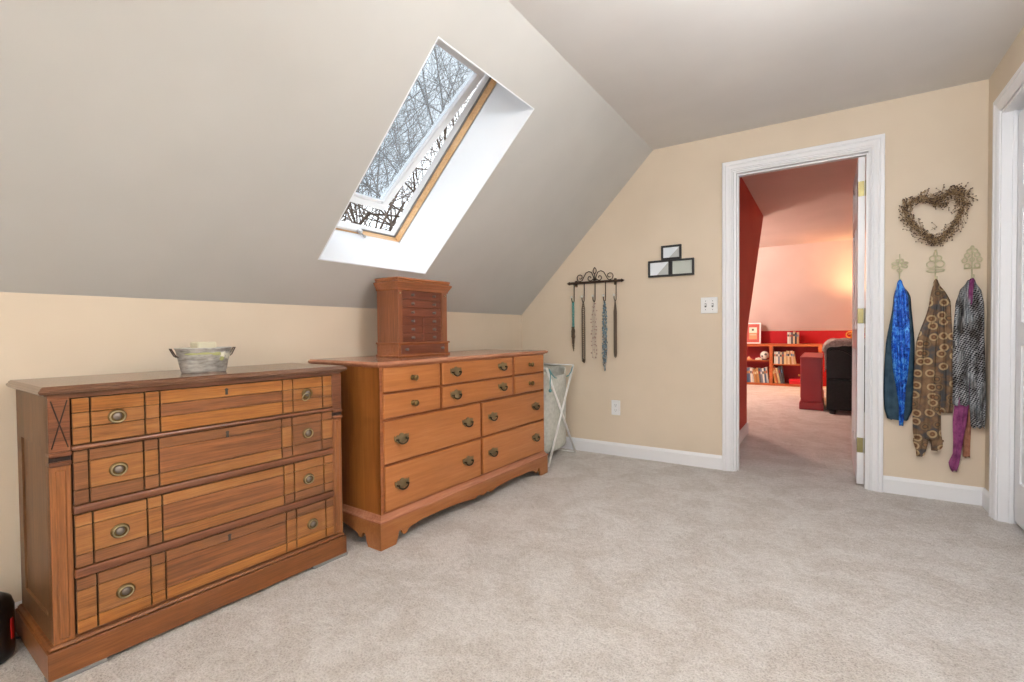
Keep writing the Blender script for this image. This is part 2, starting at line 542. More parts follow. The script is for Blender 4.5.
def glass_mat():
    m = bpy.data.materials.new('rain flecked skylight glass'); m.use_nodes = True
    nt = m.node_tree; nt.nodes.clear()
    out = N(m, 'ShaderNodeOutputMaterial'); tr = N(m, 'ShaderNodeBsdfTransparent'); df = N(m, 'ShaderNodeBsdfDiffuse'); gl = N(m, 'ShaderNodeBsdfGlossy')
    tl = N(m, 'ShaderNodeBsdfTranslucent')
    tr.inputs['Color'].default_value = (.76, .79, .81, 1); gl.inputs['Roughness'].default_value = .03
    v = mapped(m)
    n1 = noise(m, v, 3.2, 4, .6, .5)
    vo = N(m, 'ShaderNodeTexVoronoi'); vo.inputs['Scale'].default_value = 120; L(m, v, vo.inputs['Vector'])
    msk = noise(m, v, 7, 3)
    flecks = math_n(m, 'MULTIPLY', math_n(m, 'LESS_THAN', vo.outputs['Distance'], .26), math_n(m, 'GREATER_THAN', msk, .50))  # clear flecks with almost no grey film
    sx = N(m, 'ShaderNodeSeparateXYZ'); L(m, N_obj(m), sx.inputs[0])
    up = math_n(m, 'ADD', math_n(m, 'MULTIPLY', math_n(m, 'SUBTRACT', sx.outputs[2], 1.55), 1.1), n1)     # film gets denser towards the hinge
    film = ramp(m, up, [(.45, (.03, .03, .03, 1)), (1.05, (.24, .24, .24, 1))])
    df.inputs['Color'].default_value = (.50, .52, .54, 1)
    tl.inputs['Color'].default_value = (.36, .38, .40, 1)
    ad = N(m, 'ShaderNodeMixShader'); ad.inputs[0].default_value = .6
    L(m, df.outputs[0], ad.inputs[1]); L(m, tl.outputs[0], ad.inputs[2])
    m1 = N(m, 'ShaderNodeMixShader'); L(m, film, m1.inputs[0]); L(m, tr.outputs[0], m1.inputs[1]); L(m, ad.outputs[0], m1.inputs[2])
    m2 = N(m, 'ShaderNodeMixShader'); L(m, flecks, m2.inputs[0]); L(m, m1.outputs[0], m2.inputs[1])
    dd = N(m, 'ShaderNodeMixShader'); dd.inputs[0].default_value = .1
    tr2 = N(m, 'ShaderNodeBsdfTransparent'); tr2.inputs['Color'].default_value = (.78, .8, .82, 1); L(m, tr2.outputs[0], dd.inputs[1]); L(m, tl.outputs[0], dd.inputs[2]); L(m, dd.outputs[0], m2.inputs[2])
    m3 = N(m, 'ShaderNodeMixShader'); lw = N(m, 'ShaderNodeFresnel'); lw.inputs[0].default_value = 1.18
    L(m, lw.outputs[0], m3.inputs[0]); L(m, m2.outputs[0], m3.inputs[1]); L(m, gl.outputs[0], m3.inputs[2])
    L(m, m3.outputs[0], out.inputs[0])
    return m
M['glass'] = glass_mat()
b = MB(); b.box(bw-.005, sl-bw+.005, sy0+bw-.005, sy1-bw+.005, .022, .028, 0, mtx=mt); obj('pane', b, 'glass', sash)
b = MB()
sbox(b, O_S0+.006, O_S0+.022, O_Y0+.02, -1.70, O_D+.012, O_D+.05, 0, .003)
obj('operator_housing', b, 'white', w1)
b = MB()
b.tube([S(O_S0+.02, -1.74, O_D+.014), S(O_S0+.022, -1.74, O_D-.012)], .007, 8)
b.tube([S(O_S0+.022, -1.74, O_D-.010), S(O_S0+.014, -1.715, O_D-.018)], .005, 8)
b.ball(S(O_S0+.010, -1.708, O_D-.022), .009, 8)
obj('crank_handle', b, 'alu', w1)

# ------------------------------------------------------------------ antique oak dresser
D1 = thing('antique_dresser', 'antique oak four drawer dresser with grooved fronts and ring pulls, nearest the camera', 'dresser', (.429, -3.180, 0), math.radians(87.556))
DEP = .405
b = MB(); b.box(0, .96, 0, DEP, .012, .088, 0, .002)
for x0, x1, y0, y1 in ((0, .96, 0, DEP),):
    b.box(.004, .956, .004, DEP-.002, .088, .100, 0, .006)
obj('plinth', b, 'd1plinth', D1)
for x0, x1 in ((.80, .965), (.0, .13)):
    b = MB(); b.box(x0, x1, .0, .05, 0, .012, 0, .002); obj('glide', b, 'gasket', D1)
b = MB()   # case: side stiles/rails with sunk panel, back, inside carcass
for x0, x1, ix in ((.016, .034, .026), (.937, .953, .942)):
    b.box(x0, x1, .02, .075, .098, .802); b.box(x0, x1, DEP-.06, DEP-.004, .098, .802)
    b.box(x0, x1, .075, DEP-.06, .65, .802); b.box(x0, x1, .075, DEP-.06, .098, .165)
    b.box(ix-.004, ix+.004, .075, DEP-.06, .16, .655)
b.box(.034, .937, DEP-.02, DEP-.004, .098, .802)
b.box(.034, .937, .05, DEP-.02, .098, .802)
obj('case', b, 'd1side', D1)
b = MB()   # top with moulded edge
pr = [(-.010, .803), (-.004, .803), (-.004, .806), (-.012, .810), (-.014, .816), (-.011, .820), (-.007, .822), (-.003, .826)]
def ring_profile(b, x0, x1, y0, y1, prof, mi=0, back=True):
    """moulding running round left, front and right of a rectangle; prof = (outward, z)"""
    rows = []
    for ax, ay, dx, dy in ((x0, y1, -1, 0), (x0, y0, -1, -1), (x1, y0, 1, -1), (x1, y1, 1, 0)):
        rows.append([b.bm.verts.new(Vector((ax+dx*o, ay+dy*o, z))) for o, z in prof])
    fs = []
    for A, B_ in zip(rows[:-1], rows[1:]):
        for i in range(len(prof)-1):
            fs.append(b.bm.faces.new((A[i], B_[i], B_[i+1], A[i+1])))
    n = len(prof)-1
    fs.append(b.bm.faces.new([r[n] for r in rows])); fs.append(b.bm.faces.new([r[0] for r in rows][::-1]))
    fs.append(b.bm.faces.new([v for v in rows[0]]+[v for v in rows[3]][::-1]))
    for f in fs: f.material_index = mi
ring_profile(b, .012, .957, .016, DEP+.005, [(0, .800), (.003, .800), (.003, .804), (.013, .806), (.017, .812), (.017, .816), (.012, .819), (.012, .822), (.006, .827)])
obj('top', b, 'd1top', D1)
b = MB(); b.box(.016, .953, .018, .05, .79, .802, 0, .001)
for z0, z1 in ((.6375, .6535), (.480, .4535), (.298, .2685)):
    z0, z1 = min(z0, z1), max(z0, z1)
    b.box(.063, .909, .008, .05, z0+.001, z1-.001, 0, .006, 2)
b.box(.062, .91, .02, .05, .098, .108)
obj('rail', b, 'd1dark', D1)
for side, (x0, x1) in enumerate(((.016, .063), (.908, .954))):
    b = MB()
    b.box(x0, x1, .018, .05, .098, .602, 0, .002)
    b.box(x0+.012, x1-.012, .014, .02, .11, .59, 0, .004)      # fluted raised strip
    b.box(x0, x1, .014, .05, .640, .792, 1, .002)              # upper block
    b.box(x0-.001, x1+.001, .008, .05, .628, .641, 2, .003)    # collar mouldings
    b.box(x0, x1, .016, .05, .614, .629, 3)
    b.box(x0-.001, x1+.001, .008, .05, .601, .615, 2, .003)
    if side == 0:                                              # incised cross
        for sgn in (1, -1):
            xa, xb = (x0+.006, x1-.006) if sgn > 0 else (x1-.006, x0+.006)
            b.tube([(xa, .0145, .652), (xb, .0145, .786)], .0018, 6, mi=3)
    obj('pilaster', b, ['d1post', 'd1dark', 'd1dark', 'dark'], D1)
def ring_pull(x, z, parent, y=.012, swung=False):
    b = MB()
    b.lathe([(0, .004), (.013, .004), (.016, .003), (.019, .0055), (.022, .004), (.024, 0)], (x, y, z), 'y', 24, 0, 1.0, .9)
    o = obj('ring_pull', b, 'brass', parent)
    c = MB()
    c.lathe([(0, .009), (.008, .008), (.011, .005), (.012, .003)], (x, y, z), 'y', 18, 0)
    obj('boss', c, 'pewter', o)
    c = MB()
    pts = []
    for k in range(24):
        a = 2*PI*k/24
        px, pz = .0185*math.cos(a), .0165*math.sin(a)
        if swung:
            pts.append((x-.012+px*.8, y-.011-.006*math.sin(a), z-.012+pz*.9))
        else:
            pts.append((x+px, y-.0065, z+pz-.001))
    c.tube(pts, .0021, 6, True)
    obj('ring', c, 'brassL', o)
    return o
XC = [.066, .107, .2405, .281, .689, .731, .862, .906]
DR = [(.788, .746, .7035, .655), (.6365, .604, .523, .4815), (.4525, .418, .336, .299), (.2675, .233, .146, .1085)]
for di, rows in enumerate(DR):
    b = MB()
    xc = [x+(.006 if di == 3 else (-.006 if di == 1 else 0)) for x in XC]
    xc[0], xc[-1] = XC[0], XC[-1]
    b.box(.066, .906, .020, .045, rows[3], rows[0], 4)
    for ci in range(7):
        for ri in range(3):
            x0, x1 = xc[ci], xc[ci+1]
            z1, z0 = rows[ri], rows[ri+1]
            g = .0022; gh = .0009
            if ci == 3 and ri == 1: mi = 3
            elif di == 0: mi = 0 if ri else 2
            elif di == 1: mi = 1 if (ri != 1 or ci in (0, 5)) else 0
            elif di == 2: mi = 0 if ri != 2 else 1
            else: mi = 2 if ri == 2 else (1 if ri == 0 else 0)
            if ci == 3 and ri == 2: mi = 2 if di in (0, 3) else 0
            b.box(x0+(g if ci else .001), x1-(g if ci < 6 else .001), .012+(.001 if (ci == 3 and ri == 1) else 0), .022, z0+gh, z1-gh, mi, .0012)
    dr = obj('drawer', b, ['oak', 'oak2', 'oak3', 'walnut', 'dark'], D1)
    zz = (.724, .563, .375, .186)[di]
    ring_pull(.170+(.01 if di == 3 else 0), zz, dr)
    ring_pull(.796+(.01 if di == 3 else -.004), zz, dr, swung=(di == 0))
    if di != 2:
        zk = rows[0]-.021
        b = MB()
        kp = [(math.cos(a)*.0042, .004+math.sin(a)*.0042) for a in [PI*k/8-.5 for k in range(0, 14)]]
        kp = [(.0042*math.cos(math.radians(a)), .004+.0042*math.sin(math.radians(a))) for a in range(-50, 231, 20)]+[(-.0032, -.011), (.0032, -.011)]
        b.prism(kp, lambda p, a: Vector((.483+p[0]*1.5, a, zk+p[1]*1.2)), .0125, .0114)
        obj('keyhole', b, 'black', dr)

# ------------------------------------------------------------------ long maple dresser
D2 = thing('long_dresser', 'long orange maple ten drawer dresser on a scalloped base with bail pulls', 'dresser', (.571, -2.120, 0), math.radians(87.954))
D2D = .52
b = MB()   # scalloped skirt, front
def arc(cx, cz, r, a0, a1, n=7):
    return [(cx+r*math.cos(math.radians(a0+(a1-a0)*k/n)), cz+r*math.sin(math.radians(a0+(a1-a0)*k/n))) for k in range(n+1)]
def foot_curve(x0, sgn):
    """from foot bottom inner edge up to the skirt; sgn +1 for a left foot"""
    pts = [(0, 0), (.088, 0), (.094, .012), (.101, .034)]
    pts += [(.104+.012*(1-math.cos(t)), .045+.013*math.sin(t)) for t in (0, .6, 1.2, 1.9, 2.5)]
    pts += [(.130, .040), (.137, .030), (.147, .030), (.156, .036), (.163, .046), (.175, .052), (.20, .056)]
    return [(x0+sgn*p[0], p[1]) for p in pts]
mid = [(.60, .052), (.64, .046), (.665, .046), (.676, .054), (.69, .056), (.71, .050), (.73, .047), (.75, .050), (.77, .056), (.784, .054), (.795, .046), (.82, .046), (.86, .056)]
front = foot_curve(0, 1)+[(.26, .064), (.42, .064), (.52, .060)]+[(x-.0, z) for x, z in mid]+[(1.0, .064), (1.2, .062)]+foot_curve(1.44, -1)[::-1]
b.prism(front+[(1.44, .122), (0, .122)], lambda p, a: Vector((p[0], a, p[1])), 0, .014)
for xa, xb in ((0, .014), (1.426, 1.44)):
    side = foot_curve(0, 1)+[(.28, .078), (D2D-.09, .07), (D2D-.08, 0), (D2D, 0), (D2D, .122), (0, .122)]
    b.prism(side, lambda p, a: Vector((a, p[0]+.0001, p[1])), xa, xb)
obj('base', b, 'mapleB', D2)
b = MB(); ring_profile(b, .02, 1.424, .02, D2D, [(0, .118), (.0215, .118), (.0225, .124), (.020, .129), (.012, .132), (.007, .139), (.003, .147), (0, .149)])
obj('base_moulding', b, 'mapleT', D2)
b = MB()
b.box(.02, .038, .02, D2D, .122, .816); b.box(1.407, 1.425, .02, D2D, .122, .816); b.box(.038, 1.407, D2D-.012, D2D, .122, .816)
b.box(.038, 1.407, .034, D2D-.012, .122, .816)
obj('case', b, 'mapleS', D2)
b = MB()
for x0, x1, z0, z1 in ((.02, .036, .147, .816), (1.416, 1.425, .147, .816), (.036, 1.416, .147, .156), (.036, 1.416, .809, .816)):
    b.box(x0, x1, .018, .036, z0, z1)
b.box(.403, .419, .026, .036, .574, .81); b.box(1.047, 1.073, .021, .036, .574, .81); b.box(.7265, .7475, .026, .036, .156, .572)
for z in (.692, .573, .3675):
    b.box(.036, 1.416, .027, .036, z-.006, z+.006)
obj('face_frame', b, 'mapleE', D2)
b = MB(); ring_profile(b, .02, 1.424, .022, D2D+.004, [(0, .812), (.006, .812), (.010, .816), (.020, .818), (.026, .824), (.027, .829), (.022, .834), (.014, .838)])
obj('top', b, 'mapleT', D2)
BAT = [(-.041, .006), (-.040, .017), (-.031, .011), (-.025, .018), (-.015, .014), (-.009, .021), (0, .023)]
BATL = [(0, -.016), (-.010, -.011), (-.019, -.014), (-.027, -.006), (-.037, -.004)]
def bail_pull(x, z, parent, y=.012):
    x -= .012
    left = BAT; low = BATL
    poly = left+[(-a, c) for a, c in left[::-1][1:]]+[(-a, c) for a, c in low[::-1]]+low[1:]
    b = MB(); b.prism([(p[0]*1.08, p[1]*1.35+.002) for p in poly][::-1], lambda p, a: Vector((x+p[0], a, z+p[1])), y, y-.003)
    o = obj('bail_pull', b, 'pullplate', parent)
    c = MB()
    for sx in (-.029, .029):
        c.lathe([(.005, 0), (.0045, .01), (.006, .012), (.004, .015), (0, .016)], (x+sx, y-.002, z+.003), 'y', 10)
    pts = [(x+.030*math.cos(t), y-.014-.003*math.sin(t)**2, z+.004-.020*math.sin(t)) for t in [PI*k/14 for k in range(15)]]
    c.tube(pts, [.0028+.0016*math.sin(PI*k/14) for k in range(15)], 7)
    obj('bail', c, 'pullbail', o)
    return o
def knob(x, z, parent, y=.012, s=1.15, name='knob', mat='brass'):
    b = MB()
    b.lathe([(0.011*s, 0), (.011*s, .002*s), (.006*s, .004*s), (.005*s, .012*s), (.011*s, .017*s), (.0135*s, .022*s), (.010*s, .027*s), (0, .029*s)], (x, y, z), 'y', 14)
    return obj(name, b, mat, parent)
RECT = [((.036, .403, .697, .811), 'k'), ((.419, 1.047, .697, .811), 'b2'), ((1.073, 1.417, .696, .811), 'k'),
        ((.036, .403, .578, .689), 'k'), ((.419, 1.047, .577, .688), 'b2'), ((1.073, 1.417, .576, .687), 'k'),
        ((.037, .7265, .3725, .568), 'b'), ((.7475, 1.417, .3725, .564), 'b'), ((.040, .7265, .156, .3625), 'b'), ((.7475, 1.417, .156, .3625), 'b')]
for (x0, x1, z0, z1), k in RECT:
    b = MB()
    b.box(x0, x1, .020, .04, z0, z1, 1)
    b.box(x0+.001, x1-.001, .012, .022, z0+.001, z1-.001, 0, .0065, 2)
    dr = obj('drawer', b, ['mapleF', 'mapleE'], D2)
    zc = (z0+z1)/2
    if k == 'k':
        knob((x0+x1)/2-.006, zc, dr)
    elif k == 'b2':
        bail_pull(.533, zc, dr); bail_pull(.952, zc, dr)
    else:
        for xx in ((.150, .626) if x0 < .5 else (.850, 1.319)):
            bail_pull(xx, zc, dr)

# ------------------------------------------------------------------ jewelry box on the long dresser
D2M = Matrix.Translation((.571, -2.12, 0)) @ Matrix.Rotation(math.radians(87.954), 4, 'Z')
jb = thing('jewelry_box', 'cherry wood jewelry box of small knobbed drawers standing on the long maple dresser', 'jewelry box', D2M @ Vector((.33, .235, .838)), math.radians(87.954))
JW, JD = .372, .168
b = MB(); b.box(-.012, JW+.012, -.012, JD+.002, 0, .012, 0, .003); b.box(-.004, JW+.004, -.004, JD, .012, .068, 0, .001); b.box(-.012, JW+.012, -.012, JD+.002, .068, .078, 0, .003)
obj('base', b, 'jbT', jb)
b = MB(); b.box(.012, JW-.03, -.0075, 0.0, .017, .063, 0, .001)
dr = obj('drawer', b, 'jbD', jb); knob(.045, .040, dr, -.0075, .62, 'knob', 'pewter'); knob(JW-.055, .040, dr, -.0075, .62, 'knob', 'pewter')
b = MB(); b.box(0, .03, 0.0, JD, .078, .356, 0, .001); b.box(JW-.045, JW, 0.0, JD, .078, .356, 0, .001); b.box(.03, JW-.045, .012, JD, .078, .356)
obj('case', b, 'jbS', jb)
for x in (.012, JW-.02):
    b = MB(); b.ball((x, -.003, .338), .0055, 8); obj('catch', b, 'brassL', jb)
b = MB()
ring_profile(b, 0, JW, 0, JD, [(0, .354), (.004, .354), (.006, .364), (.016, .382), (.022, .392), (.022, .398), (.012, .402), (.010, .408), (.014, .412), (.013, .420), (.004, .424)])
obj('lid', b, 'jbT', jb)
rows = [.080, .124, .168, .214, .262, .308, .354]
for i in range(6):
    z0, z1 = rows[i], rows[i+1]
    if i < 3:
        segs = [(.031, .178), (.180, JW-.046)]
    else:
        segs = [(.031, JW-.046)]
    for x0, x1 in segs:
        b = MB(); b.box(x0+.001, x1-.001, .003, .014, z0+.0015, z1-.0015, 0, .0015)
        dr = obj('drawer', b, 'jbD', jb)
        for xx in ([.10, .262] if len(segs) == 1 else [.10 if x0 < .1 else .262]):
            knob(xx, (z0+z1)/2, dr, .003, .62, 'knob', 'pewter')

# ------------------------------------------------------------------ metal tub on the antique dresser
D1M = Matrix.Translation((.429, -3.18, 0)) @ Matrix.Rotation(math.radians(87.556), 4, 'Z')
tub = thing('metal_tub', 'small ribbed galvanised metal tub with a floral decal, on the antique oak dresser', 'tub', D1M @ Vector((.487, .195, .827)), math.radians(87.556))
prof = [(.001, 0), (.072, 0), (.074, .003)]
for k in range(12):
    h = .006+k*.0055
    prof.append((.074+h*.21+(.0011 if k % 2 else -.0003), h))
prof += [(.090, .076), (.0935, .086), (.0955, .088), (.0955, .092), (.0915, .092), (.089, .078), (.072, .004), (0.001, .004)]
b = MB(); b.lathe(prof, (0, 0, 0), 'z', 40, 0, 1.0, .72)
obj('body', b, 'tub', tub)
for sg in (-1, 1):
    b = MB()
    b.tube([(sg*.088, -.009, .058), (sg*.096, -.009, .064), (sg*.110, -.007, .090), (sg*.110, .007, .090), (sg*.096, .009, .064), (sg*.088, .009, .058)], .0022, 7)
    obj('handle', b, 'iron', tub)
M['decalG'] = newmat('pale green print', (176, 178, 120), .6)
M['decalW'] = newmat('cream print', (226, 224, 206), .6)
b = MB()
def tubsurf(a, h, e=.0015):
    r = .074+h*.21+e
    return Vector((r*math.cos(a), r*.72*math.sin(a), h))
def blob(mb, a0, h0, ra, rh, mi, petals=0):
    c = mb.bm.verts.new(tubsurf(a0, h0, .003))
    ring_ = []
    n = 24
    for k in range(n):
        t = 2*PI*k/n
        q = 1.0-(.35*abs(math.sin(petals*t/2)) if petals else 0)
        ring_.append(mb.bm.verts.new(tubsurf(a0+ra*q*math.cos(t), h0+rh*q*math.sin(t), .0022)))
    for k in range(n):
        f = mb.bm.faces.new((c, ring_[k], ring_[(k+1) % n])); f.material_index = mi
for a0, h0, ra, rh, mi, pt in ((-1.05, .066, .20, .013, 1, 5), (-.75, .060, .22, .014, 1, 5), (-.45, .063, .2, .012, 1, 5), (-1.35, .069, .22, .006, 0, 0), (-1.8, .071, .3, .004, 0, 0), (-1.1, .05, .13, .008, 0, 0), (-2.3, .070, .3, .0035, 0, 0)):
    blob(b, a0, h0, ra, rh, mi, pt)
obj('floral_decal', b, ['decalG', 'decalW'], tub)
pb = MB(); pb.box(-.034, .034, -.032, .032, .0, .108, 0, .006, 2)
M['wax'] = newmat('cream wax', (206, 198, 172), .6)
pb2 = pb
o = obj('candle', pb2, 'wax'); o.location = D1M @ Vector((.487, .197, .832)); o.rotation_euler = (0, 0, math.radians(87.556))
tag(o, 'pale square candle block standing inside the galvanised tub', 'candle')

# ------------------------------------------------------------------ laundry hamper
hp = thing('laundry_hamper', 'white folding laundry hamper with crossed metal legs in the corner by the long dresser', 'hamper')
xf = .562
b = MB()
def bagf(u, v):       # closed tube of cloth, u round, v from rim to bottom
    a = 2*PI*u
    hy = .212*(1-.06*v)+.012*math.sin(3*a)*v; hx = .185-.02*v
    cyy = -.335+.035*v; cxx = .345
    sup = lambda q: math.copysign(abs(q)**.55, q)
    x = cxx+hx*sup(math.cos(a)); y = cyy+hy*sup(math.sin(a))
    sag = .065*(1-abs(math.sin(a))**2)*max(0, math.cos(a)) if v < .3 else 0
    z = .70-sag*(1-v/.3 if v < .3 else 0) - .665*v
    r = 1.0
    if v > .93:
        k = (v-.93)/.07
        r = math.sqrt(max(0.0, 1-k*k*.9))
    return Vector((cxx+(x-cxx)*r+.006*math.sin(9*a+v*8), cyy+(y-cyy)*r, max(z, .02)))
b.grid(bagf, 48, 26, 0, True)
c = [v for v in b.bm.verts if abs(v.co.z-min(q.co.z for q in b.bm.verts)) < 1e-4]
bagm = obj('bag', b, 'bag', hp)
sol = bagm.modifiers.new('t', 'SOLIDIFY'); sol.thickness = .003
for xx in (xf, .15):
    b = MB(); b.tube([(xx, -.56, .006), (xx, -.145, .703)], .0082, 8); b.ball((xx, -.56, .009), .009, 8); obj('leg', b, 'legw', hp)
    b = MB(); b.tube([(xx-.008, -.10, .006), (xx-.008, -.564, .705)], .0082, 8); b.ball((xx-.008, -.10, .009), .009, 8); obj('leg', b, 'legw', hp)
for yy, z in ((-.145, .703), (-.564, .705), (-.10, .009), (-.56, .009)):
    b = MB(); b.tube([(.15, yy, z), (xf, yy, z)], .005, 8); obj('crossbar', b, 'legw', hp)
for yy, sg in ((-.545, 1), (-.18, -1)):
    b = MB(); b.tube([(xf+.008, yy, .69), (xf+.012, yy+.03*sg, .655), (xf+.012, yy+.07*sg, .63), (xf+.009, yy+.10*sg, .625)], .0042, 6)
    obj('loop', b, 'turq', hp)
b = MB(); b.tube([(xf+.012, -.56, .70), (xf+.018, -.55, .665), (xf+.016, -.556, .60), (xf+.016, -.555, .55)], .004, 6); b.ball((xf+.016, -.555, .545), .013, 8)
obj('drawcord', b, 'turq', hp)

# ------------------------------------------------------------------ necklace rack
rack = thing('necklace_rack', 'dark iron scrollwork necklace rack with five white tipped hooks on the cream wall', 'rack', (.692, 0, 1.351))
b = MB(); b.box(-.215, .215, -.026, -.014, -.009, .009, 0, .003)
for sg in (-1, 1):
    b.lathe([(.006, 0), (.013, .004), (.013, .008), (0, .032)], (sg*.213, -.02, 0), 'x', 10) if sg > 0 else b.lathe([(.006, 0), (.013, -.004), (.013, -.008), (0, -.032)], (-.213, -.02, 0), 'x', 10)
    b.box(sg*.165-.008, sg*.165+.008, -.014, 0, -.03, .02)
obj('bar', b, 'iron', rack)
b = MB()
def spiral(cx, cz, r0, r1, a0, a1, n=22):
    return [(cx+(r0+(r1-r0)*k/n)*math.cos(a0+(a1-a0)*k/n), cz+(r0+(r1-r0)*k/n)*math.sin(a0+(a1-a0)*k/n)) for k in range(n+1)]
for sg in (-1, 1):
    p = spiral(-.125, .038, .008, .028, -.6*PI, -2.2*PI+PI*.0, 20)       # outer curl
    q = spiral(-.034, .032, .022, .007, 1.0*PI, 3.2*PI-.2, 20)
    big = [(-.150, .030), (-.152, .045), (-.142, .060), (-.125, .064), (-.109, .056), (-.108, .040), (-.118, .030), (-.130, .034)]
    outer = big[::-1]
    a1 = [(-.150, .030), (-.143, .016), (-.125, .010), (-.108, .018), (-.093, .045), (-.075, .075), (-.05, .086), (-.026, .076), (-.012, .045), (-.004, .012)]
    inner = spiral(-.040, .034, .026, .006, -.1*PI, -2.1*PI, 22)
    for pts in (outer+a1[1:], [(-.012, .012)]+inner):
        b.tube([(sg*x, -.02, z) for x, z in pts], .0036, 7)
oval = [(.0125*math.cos(t), .088+.022*math.sin(t)) for t in [2*PI*k/16 for k in range(16)]]
b.tube([(x, -.02, z) for x, z in oval], .0036, 7, True)
b.tube([(0, -.02, .008), (0, -.02, .066)], .0036, 7); b.ball((0, -.02, .112), .006, 8)
obj('scroll', b, 'iron', rack)
M['porc'] = newmat('white porcelain', (236, 232, 222), .25)
HX5 = [-.178, -.089, .003, .090, .176]
for hx in HX5:
    b = MB(); b.tube([(hx, -.021, 0), (hx, -.021, -.125), (hx, -.024, -.146), (hx, -.038, -.157), (hx, -.056, -.150), (hx, -.064, -.136), (hx, -.066, -.122)], .0036, 7)
    h = obj('hook', b, 'iron', rack)
    b = MB(); b.ball((hx, -.067, -.112), .011, 12); obj('tip', b, 'porc', h)
# necklaces: beads strung on each hook
def beads(mb, pts, r, seg=6, jit=0.0, mis=(0,), rv=0.0):
    for p in pts:
        q = Vector(p)+Vector((random.uniform(-jit, jit), random.uniform(-jit, jit)*.5, random.uniform(-jit, jit)))
        mb.ball(q, r*(1+random.uniform(-rv, rv)), seg, random.choice(mis))
def strand(hx, zb, half, n, y=-.042, top=1.197):
    x0 = .692+hx
    pts = []
    for k in range(n+1):
        t = k/n; sg = -1 if t < .5 else 1
        f = t*2 if t < .5 else (1-t)*2
        pts.append((x0+sg*half*min(1, f*5)*math.sqrt(max(0, 1-max(0, (f-.93)/.07)**2)), y, top-(top-zb)*f))
    return pts
G5 = 'necklaces on the iron rack'
M['bturq'] = newmat('turquoise beads', (70, 150, 146), .35); M['bbrown'] = newmat('brown beads', (92, 74, 56), .45)
M['bbronze'] = newmat('dark bronze beads', (88, 70, 52), .4, .3); M['bpink'] = newmat('dusky pink shell', (176, 144, 130), .35)
M['bwire'] = newmat('fine silver wire', (168, 158, 148), .3, .8); M['bblue'] = newmat('blue stone chips', (112, 140, 152), .35); M['bgrey'] = newmat('grey stone chips', (104, 104, 104), .4)
b = MB()
for dx in (-.006, .0, .006):
    beads(b, [(.692-.178+dx, -.042+abs(dx)*.3, 1.196-.0065*k) for k in range(31)], .0042, 6, .0012, (0,))
for q in range(6):
    dx = (q-2.5)*.0036
    beads(b, [(.692-.178+dx*(1+.35*math.sin(k*.22)), -.042+.003*math.sin(q*2+k), .997-.0068*k) for k in range(29-abs(q-3)*3)], .0048, 6, .0022, (1,))
o = obj('necklace', b, ['bturq', 'bbrown']); tag(o, 'necklace of turquoise strands ending in a brown bead tassel, on the leftmost rack hook', 'necklace', G5)
b = MB()
for sg in (-1, 1):
    for k in range(62):
        f = min(1, k/7)
        b.ball((.692-.089+sg*.0100*f, -.042, 1.197-.0077*k), .0068, 6, 0, (1.15, .8, .56))
for k in range(31):
    b.ball((.692-.089, -.046, 1.192-.0154*k), .0062, 6, 0, (1.0, .8, .6))
beads(b, [(.692-.089+.005*math.sin(k*2), -.042, .735-.004*k) for k in range(5)], .0075, 6)
o = obj('necklace', b, ['bbronze']); tag(o, 'woven dark bronze bead rope necklace on the second rack hook from the left', 'necklace', G5)
b = MB()
st = strand(.003, .745, .015, 60)
b.tube(st, .0009, 5, mi=1)
for k in range(1, 60, 2):
    p = st[k]; b.ball((p[0]+random.uniform(-.012, .012), p[1]+random.uniform(-.004, .002), p[2]+random.uniform(-.004, .004)), random.uniform(.004, .0068), 6, 0, (1.2, .7, 1))
st2 = strand(.003, .80, .004, 40)
b.tube(st2, .0009, 5, mi=1)
for k in range(2, 40, 3):
    p = st2[k]; b.ball((p[0]+random.uniform(-.01, .01), p[1], p[2]), .0045, 6, 0)
o = obj('necklace', b, ['bpink', 'bwire']); tag(o, 'delicate wire necklace with scattered dusky pink shell pieces on the middle rack hook', 'necklace', G5)
b = MB()
for hw, zb in ((.011, .70), (.006, .68), (.016, .74), (.002, .655)):
    beads(b, strand(.090, zb, hw, 96), .0046, 5, .004, (0, 0, 1), .5)
o = obj('necklace', b, ['bblue', 'bgrey']); tag(o, 'long multi strand necklace of blue and grey stone chips, longest on the rack', 'necklace', G5)
b = MB()
for hw in (.009, .0035):
    b.tube(strand(.176, .765+hw, hw, 60), .0044, 6)
beads(b, strand(.176, .762, .0095, 120), .0042, 5, .0005)
o = obj('necklace', b, ['bbrown']); tag(o, 'narrow brown cord loop necklace on the rightmost rack hook', 'necklace', G5)

